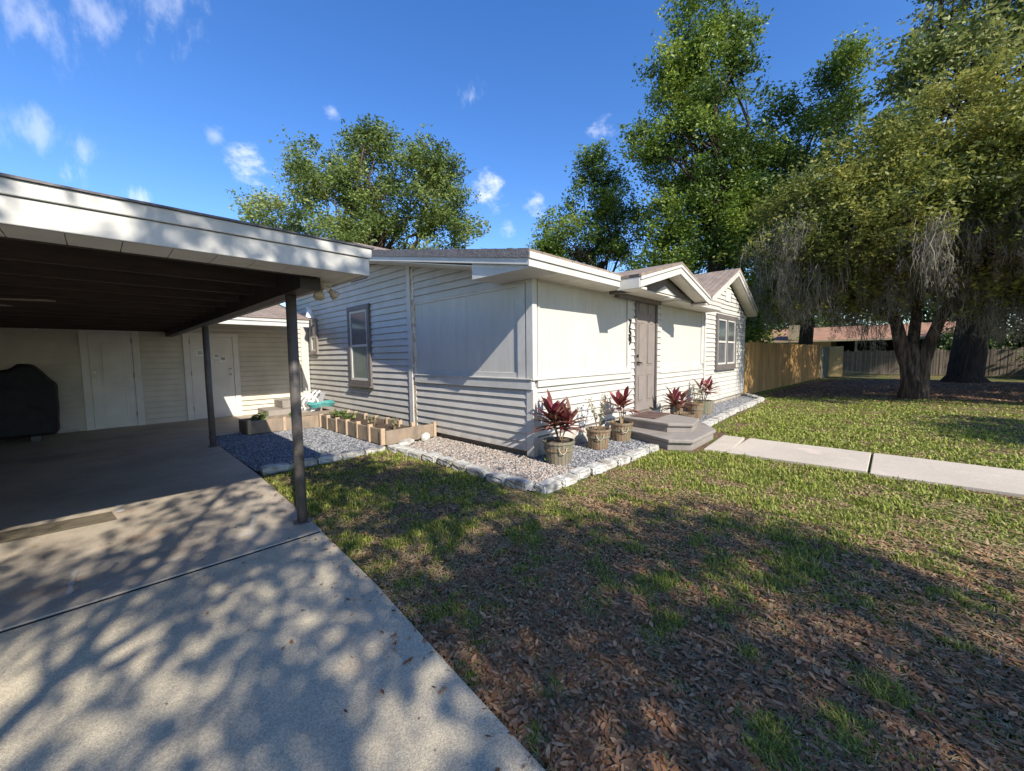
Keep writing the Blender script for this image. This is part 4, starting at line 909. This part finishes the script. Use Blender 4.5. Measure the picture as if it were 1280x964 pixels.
def moss(parent, pts, n, lmin, lmax, origin, seed, width=.05):
    """hanging beards: bundles of thin tapered ribbons"""
    r = np.random.default_rng(seed); pts = r.permutation(pts); c = pts[r.integers(0, max(1, len(pts) * 45 // 100), n)] + r.normal(0, .25, (n, 3))
    st = 16; c = np.repeat(c, st, 0) + r.normal(0, 1, (n * st, 3)) * np.array([.10, .10, .14]); L_ = np.repeat(r.uniform(lmin, lmax, n) * r.choice([.5, 1, 1, 1.3], n), st) * r.uniform(.45, 1, n * st)
    N_ = len(c); a = r.uniform(0, np.pi, N_); sx = np.stack([np.cos(a), np.sin(a), np.zeros(N_)], 1); w_ = (width * r.uniform(.3, 1, N_))[:, None]
    rows = []; off = np.zeros((N_, 3)); fr = [.7, 1, .8, .5, .06]
    for i in range(5):
        p = c.copy(); p[:, 2] -= L_ * i / 4; off = off + r.normal(0, .045, (N_, 3)) * np.array([1, 1, .2]); p = p + off
        rows.append(p - sx * w_ * fr[i] / 2); rows.append(p + sx * w_ * fr[i] / 2)
    V = (np.stack(rows, 1) - np.array(origin)).reshape(-1, 3)
    F = (np.arange(N_)[:, None, None] * 10 + np.array([(0, 1, 3, 2), (2, 3, 5, 4), (4, 5, 7, 6), (6, 7, 9, 8)])[None]).reshape(-1, 4)
    fluff = pts[r.integers(0, max(1, len(pts) * 45 // 100), int(n * .8))] + r.normal(0, .3, (int(n * .8), 3)); K_ = 5
    dz = np.tile(np.arange(K_), len(fluff)) * (lmax * .17); fl = np.repeat(fluff, K_, 0) + r.normal(0, .03, (len(fluff) * K_, 3)); fl[:, 2] -= dz
    nq = 22; cc = np.repeat(fl, nq, 0) + r.normal(0, 1, (len(fl) * nq, 3)) * np.array([.075, .075, .12]) * np.repeat(1.25 - .18 * np.tile(np.arange(K_), len(fluff)), nq)[:, None]
    aa = r.normal(0, 1, cc.shape) * np.array([.35, .35, 1]); aa /= np.linalg.norm(aa, axis=1)[:, None]; bb_ = np.cross(aa, r.normal(0, 1, cc.shape)); bb_ /= np.linalg.norm(bb_, axis=1)[:, None]
    hl = r.uniform(.03, .09, len(cc))[:, None]; V2 = np.stack([cc - aa * hl, cc + bb_ * width * .22, cc + aa * hl, cc - bb_ * width * .22], 1) - np.array(origin)
    fastmesh('moss_tufts', V2, 4, 'moss', parent)
    return fastmesh('hanging_moss', V, 4, 'moss', parent, extra=F)

def tree(name, base, top, r0, ells, leafm, barkm, label, seed, per=230, leaf=.16, spread=.6, nl=12, shell=.5, group=None, cat='tree'):
    T = empty(name, (*base, 0), label, cat, group); b3 = (*base, 0)
    cl = ellip_clumps(ells, seed, shell)
    limbs('trunk', b3, top, r0, cl, barkm, T, seed, nl)
    canopy('crown', cl, leafm, T, per, leaf, spread, seed + 1, origin=b3)
    return T, cl

# round oak behind the house, left
tree('oak_tree', (13.0, 25.5), (13.0, 25.5, 7), .45,
     [(9.0, 29.3, 10.8, 2.6, 2.4, 2.3, 24), (12.2, 26.4, 11.2, 3.4, 3.2, 3.6, 52), (11.0, 27.6, 13.8, 2.2, 2.1, 2.0, 18), (15.0, 23.2, 11.4, 3.2, 3.0, 3.4, 42), (13.4, 25.2, 14.7, 2.1, 2.0, 1.7, 18), (15.8, 22.2, 13.9, 2.0, 2.0, 1.5, 15), (16.6, 21.3, 9.8, 2.2, 2.0, 2.3, 18), (13, 25.6, 8.0, 4.6, 4.6, 2.2, 40)],
     'leafO', 'bark', 'round open crowned oak rising behind the middle of the house roof', 11, 330, .17, .40, 34, .42)
# lower left lobe tree
tree('oak_tree', (25.5, 15.2), (25.5, 15.4, 8), .35,
     [(24.2, 17.0, 9.6, 2.8, 2.6, 3.2, 34), (25.3, 15.8, 12.6, 2.2, 2.0, 2.6, 18), (26.4, 14.4, 10.4, 2.4, 2.2, 3.4, 30), (25.0, 15.7, 15.0, 1.3, 1.3, 1.5, 8), (23.2, 18.2, 8.2, 1.8, 1.8, 1.8, 14)],
     'leafB', 'bark_dark', 'deep green tree behind the porch gable, left of the tallest tree', 21, 330, .17, .40, 18, .42)
# tallest tree
tree('laurel_oak', (26.0, 8.1), (26.2, 8.0, 13), .5,
     [(26.2, 8.6, 9.0, 3.6, 3.6, 3.4, 58), (28.2, 7.0, 9.8, 3.0, 3.0, 3.0, 34), (24.6, 10.2, 7.2, 2.6, 2.6, 2.2, 24), (25.4, 9.2, 13.4, 2.9, 2.9, 3.4, 48), (25.8, 9.0, 17.4, 2.5, 2.5, 3.4, 38), (26.4, 9.4, 21.4, 1.8, 1.8, 3.2, 24), (24.9, 10.3, 17.6, 1.4, 1.4, 2.4, 14), (28.4, 6.4, 13.6, 2.6, 2.5, 3.4, 38), (24.2, 10.8, 14.6, 1.6, 1.6, 2.2, 14), (27.6, 7.4, 19.0, 1.2, 1.2, 2.4, 12)],
     'leafB', 'bark_dark', 'tallest slender tree with a ragged pointed crown behind the front gable', 31, 300, .18, .42, 40, .35)
tree('laurel_oak', (30.5, 4.0), (30.8, 3.9, 12), .35,
     [(30.8, 4.2, 12.2, 2.4, 2.3, 3.4, 36), (31.6, 3.4, 16.2, 1.7, 1.6, 2.6, 20), (32.0, 2.9, 18.4, 1.1, 1.1, 1.6, 9), (30.0, 4.6, 8.4, 2.6, 2.4, 2.6, 34), (27.8, 6.0, 6.2, 2.6, 2.4, 2.2, 28), (28.6, 5.4, 4.6, 2.6, 2.4, 1.8, 30), (25.6, 4.6, 7.2, 2.2, 2.2, 2.0, 28), (26.6, 6.0, 9.8, 2.2, 2.0, 2.0, 24)],
     'leafB', 'bark_dark', 'forked tree with narrow tip just right of the tallest tree', 41, 300, .18, .42, 24, .38)
# far right tall oak with dark trunk
T5, cl5 = tree('oak_tree', (26.0, -2.3), (26.4, -2.8, 9), .52,
     [(25.6, -1.2, 13.4, 2.3, 2.0, 2.2, 30), (27.4, -3.2, 16.8, 3.4, 3.2, 2.8, 44), (26.8, -2.4, 20.5, 3.4, 3.0, 2.4, 36), (30.0, -6.6, 17.0, 3.2, 3.2, 3.6, 40), (29.2, -5.6, 12.2, 3.4, 3.0, 2.4, 30), (24.6, .6, 10.2, 2.0, 1.9, 1.8, 20), (29, -5, 7.5, 3.5, 3.2, 1.8, 30), (26, -1.5, 7, 3.2, 3, 1.6, 26)],
     'leafC', 'bark_dark', 'huge dark trunked oak standing behind the mossy oak at the right', 51, 260, .18, .45, 30, .45)
moss(T5, cl5[cl5[:, 2] < 9.5], 420, .8, 2.2, (26.0, -2.3, 0), 55, .06)
# near mossy oak
T6 = empty('mossy_oak', (16.3, -.45, 0), 'gnarled forked oak draped with grey hanging moss right of the cedar fence', 'tree')
E6 = [(16.2, .2, 5.9, 2.5, 2.5, 1.6, 66), (14.6, 1.9, 5.1, 1.8, 1.7, 1.4, 40), (15.4, 2.6, 3.6, 1.0, 1.0, .9, 16), (17.8, 1.6, 5.6, 2.3, 2.0, 1.6, 40), (15.2, -2.2, 5.4, 2.3, 2.2, 1.8, 64), (16.6, -3.6, 6.2, 2.6, 2.2, 2.2, 54), (15.6, -1.0, 7.1, 1.9, 1.7, 1.0, 34), (14.0, -.2, 4.6, 1.5, 1.5, 1.1, 30), (19, -2, 6.2, 2.6, 2.4, 1.8, 40), (13.9, -3.2, 4.3, 1.3, 1.4, 1.2, 26), (17.6, -5.6, 5.4, 2.2, 2.0, 2.0, 34), (15.0, 1.9, 4.0, 1.0, 1.0, .7, 16), (15.4, 1.0, 3.7, .9, .9, .6, 10), (17.4, -1.9, 3.6, 1.0, 1.0, .6, 14), (16.4, -2.6, 3.4, 1.1, 1.0, .7, 16), (14.9, 1.6, 3.3, .9, 1.0, .7, 16), (15.7, .6, 3.1, .7, .7, .6, 12), (16.0, -1.7, 3.0, .8, .8, .6, 12), (16.6, -.2, 3.6, 1.2, 1.2, .7, 20), (15.2, -3.6, 3.2, 1.0, 1.0, .8, 16)]
cl6 = ellip_clumps(E6, 61, .45)
tk = MB()
tk.tube([(0, 0, -.2), (0, 0, .0), (-.02, .03, .35), (-.04, .10, .9), (-.10, .26, 1.4), (-.12, .42, 2.2), (-.1, .75, 3.3)], [.38, .29, .22, .19, .17, .14, .11], 16)
tk.tube([(.08, -.14, -.2), (.10, -.12, .0), (.10, -.16, .4), (.08, -.18, 1.0), (.04, -.28, 1.5), (.05, -.48, 2.3), (.1, -.9, 3.4)], [.32, .25, .195, .17, .15, .12, .09], 14)
tk.tube([(.02, .0, -.1), (.0, .0, .5), (.0, .02, 1.1), (.05, .05, 1.5), (.4, .0, 2.4), (.8, .1, 3.6)], [.34, .24, .18, .15, .12, .08], 12)
to = tk.build('trunk', 'bark', T6, smooth=True)
rr = random.Random(4); lm = MB(); b6 = Vector((16.3, -.45, 0))
forks = [Vector((16.2, .3, 3.3)), Vector((16.4, -1.35, 3.4)), Vector((17.1, -.35, 3.6)), Vector((16.18, -.03, 2.2)), Vector((16.35, -.93, 2.3))]
for i in range(46):
    tgt = Vector(cl6[rr.randrange(len(cl6))]); s = min(forks, key=lambda f: (f - tgt).length + rr.uniform(0, 1.5)); dv = tgt - s
    k1 = s + dv * .4 + Vector((rr.uniform(-.15, .15), rr.uniform(-.15, .15), rr.uniform(-.05, .2))) * dv.length; ra = rr.uniform(.05, .10)
    lm.tube([s - b6, k1 - b6, s.lerp(tgt, .75) + Vector((0, 0, .1 * dv.length)) - b6, tgt - b6], [ra, ra * .7, ra * .4, .012], 7)
lm.build('branch', 'bark', T6, smooth=True)
canopy('crown', cl6, 'leafA', T6, 300, .095, .27, 62, origin=(16.3, -.45, 0))
moss(T6, cl6[cl6[:, 2] < 4.9], 700, .3, 1.15, (16.3, -.45, 0), 63, .024)
# overhanging mossy oak between
tree('oak_tree', (22.0, -8.5), (21.6, -8.2, 5), .45,
     [(21.4, -6.0, 7.2, 3.0, 3.0, 2.8, 60), (22.5, -9, 9, 3.4, 3.2, 3.0, 60), (20.4, -7.4, 4.6, 2.2, 2.2, 1.8, 34), (24, -6.4, 4.2, 2.4, 2.2, 1.8, 30)],
     'leafA', 'bark', 'leafy oak at the right edge beyond the mossy oak', 71, 240, .12, .5, 12, .45)
# background trees beyond the fences
bgt = [((38, -8.5), 6.5, 3.6, 'leafD', 'dark green tree filling the gap right of the large dark trunk'), ((36, -14.5), 6.5, 3.6, 'leafB', 'green tree at the right edge beyond the old fence'), ((34.5, 10.5), 6.2, 3.4, 'leafB', 'leafy green tree just behind the house end above the cedar fence'),
       ((50, 6.5), 7.5, 4.0, 'leafD', 'dark tree behind the orange roofed house'),
       ((52, -3), 8.0, 4.5, 'leafD', 'dark broad tree behind the neighbour carport'),
       ((47, -12), 8.0, 4.6, 'leafD', 'dark tree beyond the old fence behind the large trunk'),
       ((42, -20), 8.0, 5.0, 'leafD', 'dark tree filling the far right distance'),
       ((48, 17), 8.5, 4.5, 'leafD', 'dark tree hidden mostly behind the front gable'),
       ((30, -12.5), 5.0, 3.2, 'leafB', 'mid green bushy tree at the far right behind the lawn')]
for i, ((x, y), h, r_, m_, lab) in enumerate(bgt):
    tree('background_tree', (x, y), (x, y, h * .5), .25, [(x, y, h * .62, r_, r_, h * .42, 70), (x + r_ * .5, y - r_ * .4, h * .45, r_ * .7, r_ * .7, h * .3, 30), (x - r_ * .3, y + r_ * .5, h * .8, r_ * .6, r_ * .6, h * .25, 26)], m_, 'bark_dark', lab, 80 + i * 3, 170, .24, .7, 6, .4, group='trees beyond the fences')
for i, (x, y, h, r_, lab) in enumerate([(30.5, -6.2, 1.7, 1.5, 'leafy shrub beside the large dark trunk'), (29.6, -8.8, 2.0, 1.8, 'broad shrub right of the large dark trunk'), (28.4, -11.2, 1.8, 1.7, 'shrub at the right edge of the back lawn')]):
    tree('shrub', (x, y), (x, y, h * .4), .06, [(x, y, h * .5, r_, r_, h * .55, 60)], 'leafB', 'bark_dark', lab, 120 + i * 5, 200, .10, .30, 5, .4, group='shrubs beside the large trunk', cat='shrub')

# ---------------------------------------------------------------- trees behind the camera that throw the dappled shade
def shade_tree(base, mask, n, zr, label, seed, leaf=.11, per=90, spread=.26, xr=(-7, 4.5), yr=(-4, 7)):
    r = np.random.default_rng(seed); x = r.uniform(*xr, n * 6); y = r.uniform(*yr, n * 6); z = r.uniform(*zr, n * 6)
    keep = r.random(n * 6) < mask(x, y); x, y, z = x[keep][:n], y[keep][:n], z[keep][:n]
    t = z / .78; cl = np.stack([x - .27 * t, y - t, z], 1)
    T = empty('oak_tree', (*base, 0), label, 'tree'); limbs('trunk', (*base, 0), (base[0], base[1], zr[0]), .35, cl[::7], 'bark', T, seed, 26)
    canopy('crown', cl, 'leafC', T, per, leaf, spread, seed, origin=(*base, 0)); return T
def m1(x, y):
    b = 3.35 - .25 * np.clip(y - 1, 0, 4) + np.where(y < 1.0, .45, 0)
    d = np.where(x > 1.25, np.where(y < 1.0, .66, .44), .31)
    d = np.where((x > 1.2) & (y > 2.8), .62, d)
    nz_ = fbm(x, y, 1.15)
    d = d * np.clip((nz_ - .40) * 9, .06, 1.3) * 1.35
    return np.where((x < b) & (y < 6.2), np.clip(d, 0, 1), 0)
shade_tree((-3.2, -8.5), m1, 640, (4.6, 6.6), 'spreading oak behind the viewer shading driveway and lawn', 91, leaf=.09, per=110, spread=.19)
def m2(x, y): return ((x - 10.9) / 1.6) ** 2 + ((y + 1.7) / .7) ** 2 < 1
shade_tree((9.2, -9.0), lambda x, y: m2(x, y) * 1.0, 60, (4.5, 6.0), 'unseen small tree added behind the walkway to shade a patch of far lawn', 93, xr=(8.8, 13), yr=(-3, 0))  # added out of view; crown shaped to cast one small shade patch

shade_tree((13.5, -11.0), lambda x, y: inpoly(x, y, P1) * np.clip((fbm(x, y, .8) - .42) * 7, .03, 1.0), 400, (5.5, 8.0), 'unseen wide oak added right of the viewer to shade the bare ground under the mossy oak', 97, leaf=.15, per=110, spread=.34, xr=(14, 28), yr=(-8, 4))  # added out of view; crown follows the ground outline it has to shade
for i, (x, y, h, r_, lab) in enumerate([(35.5, -3.2, 2.6, 1.6, 'dark hedge shrub directly beyond the old fence, nearest the trunk gap'), (36.2, -6.6, 3.4, 2.0, 'tall hedge shrub beyond the old fence right of the dark trunk'), (35.4, -10.4, 3.6, 2.4, 'wide hedge shrub beyond the old fence near the photo edge'), (34.0, -14.6, 3.6, 2.6, 'last hedge shrub beyond the old fence at the right')]):
    tree('shrub', (x, y), (x, y, h * .4), .07, [(x, y, h * .5, r_, r_, h * .5, 80)], 'leafD', 'bark_dark', lab, 150 + i * 5, 200, .15, .4, 5, .35, group='hedge shrubs beyond the old fence', cat='shrub')
# ---------------------------------------------------------------- lawn: blades, straw, fallen leaves
PAV = [[(-7, -14), (.86, -14), (.95, .76), (1.0, 1.4), (1.09, 2.17), (1.15, 3.18), (1.24, 5.5), (1.24, 12), (-7, 12)], [(5.86, 2.0), (7.09, 2.0), (7.09, -12), (5.9, -12)],
       [(1.2, 5.3), (2.9, 5.3), (2.9, 2.38), (5.5, 2.33), (5.5, 1.95), (7.4, 1.95), (7.5, 2.35), (13.4, 2.55), (14.4, 3.3), (30, 3), (30, 12), (1.2, 12)]]
def lawn_pts(n, rmin, rmax):
    """points spread in the viewed sector, denser near the camera"""
    a = rng.uniform(R(43.8 - 56), R(43.8 + 56), n); d = rmin * (rmax / rmin) ** rng.random(n)
    x = d * np.cos(a); y = d * np.sin(a); k = np.ones(n, bool)
    for P in PAV: k &= ~inpoly(x, y, P)
    return x[k], y[k], d[k]
def greenness(x, y):
    g = .38 * fbm(x, y, .9) + .62 * fbm(x, y, 5.5) + .18 * (vnoise(x, y, .35) - .5)
    g = g + .10 * np.exp(-((x - 1.8) ** 2 + (y - 4.3) ** 2) / 2.0)      # thicker by the gravel
    g = g + np.where((x > 4.6) & (y < 2.4), .09, 0) - np.where((x < 4) & (y < 1.6), .025, 0)
    g = g - .16 * inpoly(x, y, P1)   # bare shade under the oaks
    return g
def blades(name, x, y, d, hmul, lay, m, label, cat, wmul=1):
    n = len(x); h = (rng.uniform(.014, .045, n) * hmul); a = rng.uniform(0, 6.28, n); ln = rng.uniform(.2, 1.0, n) * lay
    w_ = np.maximum(.0022, .0011 * d) * rng.uniform(.7, 1.3, n) * wmul; ca, sa = np.cos(a), np.sin(a)
    b = np.stack([x, y, np.full(n, -.03)], 1); s = np.stack([-sa, ca, np.zeros(n)], 1) * w_[:, None]
    mid = b + np.stack([ca * ln * h * .35, sa * ln * h * .35, h * .6 * np.where(lay > 1.5, .15, 1) + .0], 1); tip = b + np.stack([ca * ln * h, sa * ln * h, h * np.where(lay > 1.5, .12, 1) * rng.uniform(.6, 1, n)], 1)
    if lay > 1.5: b[:, 2] += .008; mid[:, 2] += .01; tip[:, 2] += .006
    V = np.stack([b - s, b + s, mid + s * .8, mid - s * .8, tip], 1).reshape(-1, 3)
    k = np.arange(n)[:, None] * 5
    F = np.concatenate([np.stack([k + 0, k + 1, k + 2], -1).reshape(-1, 3), np.stack([k + 0, k + 2, k + 3], -1).reshape(-1, 3), np.stack([k + 3, k + 2, k + 4], -1).reshape(-1, 3)])
    o = fastmesh(name, V, 3, m, extra=F); return tag(o, label, cat, kind='stuff')
x, y, d = lawn_pts(900000, .9, 26)
g = greenness(x, y); keep = rng.random(len(x)) < np.clip((g - .445) * 5.0, .06, 1) ** 1.25 * np.where(d < 4, .8, .6)
keep &= ~(inpoly(x, y, P1) & (rng.random(len(x)) < .93))
x, y, d = x[keep], y[keep], d[keep]; print('grass', len(x))
hm = (.8 + 1.3 * np.clip(greenness(x, y) - .5, 0, .3) / .3)
blades('grass', x, y, d, hm * .8, 1.1, 'grass', 'patchy green grass growing across the lawn', 'grass')
x, y, d = lawn_pts(480000, .9, 27)
keep = rng.random(len(x)) < np.clip(.9 - greenness(x, y), .15, .5) * np.where(inpoly(x, y, P1), .6, 1); x, y, d = x[keep], y[keep], d[keep]
blades('straw', x, y, d, np.full(len(x), 1.2), 2.2, 'straw', 'dry tan straw and dead grass lying on the lawn', 'dead grass')
# fallen leaves
x, y, d = lawn_pts(190000, .9, 10)
den = np.where((x < 4.2) & (y < 1.9), .48, .14) * np.clip((.62 - greenness(x, y)) * 5, .12, 1) * np.clip(1.6 - d / 5, .12, 1)
keep = rng.random(len(x)) < den; x, y, d = x[keep], y[keep], d[keep]; n = len(x); print('leaves', n)
Ls = rng.uniform(.008, .018, n) * np.where(rng.random(n) < .25, 1.5, 1); Ws = Ls * rng.uniform(.3, .48, n); a = rng.uniform(0, 6.28, n); tlt = rng.normal(0, .14, (n, 2)); curl = rng.uniform(-.3, .7, n)
ux = np.stack([np.cos(a), np.sin(a), tlt[:, 0]], 1); vx = np.stack([-np.sin(a), np.cos(a), tlt[:, 1]], 1)
c = np.stack([x, y, -.03 + rng.uniform(.006, .026, n)], 1)
def P_(u, v): 
    p = c + ux * (Ls * u)[:, None] + vx * (Ws * v)[:, None]; p[:, 2] += curl * Ls * (u * u * .35 + v * v * .25); return p
V = np.stack([P_(-1, 0), P_(-.5, -.8), P_(.35, -.9), P_(1, 0), P_(.35, .9), P_(-.5, .8), P_(0, 0)], 1).reshape(-1, 3)
k = np.arange(n)[:, None]*7
F = np.concatenate([np.concatenate([k + i, k + (i + 1) % 6, k + 6], 1) for i in range(6)])
tag(fastmesh('fallen_leaves', V, 3, 'deadleaf', extra=F), 'brown fallen oak leaves covering the near lawn', 'leaves', kind='stuff')

# a few leaves blown onto the driveway and along its edge
n = 190; r_ = np.random.default_rng(5); yy = r_.uniform(.6, 5, n); xe = np.interp(yy, [0, .76, 2.17, 3.2, 5.5], [.93, .93, 1.07, 1.14, 1.22]); xx = xe - r_.exponential(.10, n) * np.where(r_.random(n) < .2, 8, 1)
a = r_.uniform(0, 6.28, n); l_ = r_.uniform(.007, .02, n); w_ = l_ * r_.uniform(.3, .5, n); c = np.stack([xx, yy, np.full(n, .008)], 1); u = np.stack([np.cos(a), np.sin(a), r_.normal(0, .1, n)], 1) * l_[:, None]; v = np.stack([-np.sin(a), np.cos(a), r_.normal(0, .15, n)], 1) * w_[:, None]
V = np.stack([c - u, c + v - u * .2, c + u, c - v - u * .2], 1)
tag(fastmesh('fallen_leaves', V, 4, 'deadleaf'), 'scattered dry leaves along the driveway edge', 'leaves', kind='stuff')

n = 26000; r_ = np.random.default_rng(8); xx = r_.uniform(14, 28, n); yy = r_.uniform(-8, 3.2, n); k = inpoly(xx, yy, P1) & (r_.random(n) < .25 + fbm(xx, yy, 1.2)); xx = xx[k]; yy = yy[k]; n = len(xx)
a = r_.uniform(0, 6.28, n); l_ = r_.uniform(.02, .05, n); w_ = l_ * r_.uniform(.3, .6, n); c = np.stack([xx, yy, np.full(n, -.012)], 1); u = np.stack([np.cos(a), np.sin(a), r_.normal(0, .3, n)], 1) * l_[:, None]; v = np.stack([-np.sin(a), np.cos(a), r_.normal(0, .3, n)], 1) * w_[:, None]
tag(fastmesh('fallen_leaves', np.stack([c - u, c + v - u * .2, c + u, c - v - u * .2], 1), 4, 'deadleaf'), 'brown leaf litter on the bare ground under the mossy oak', 'leaves', kind='stuff')
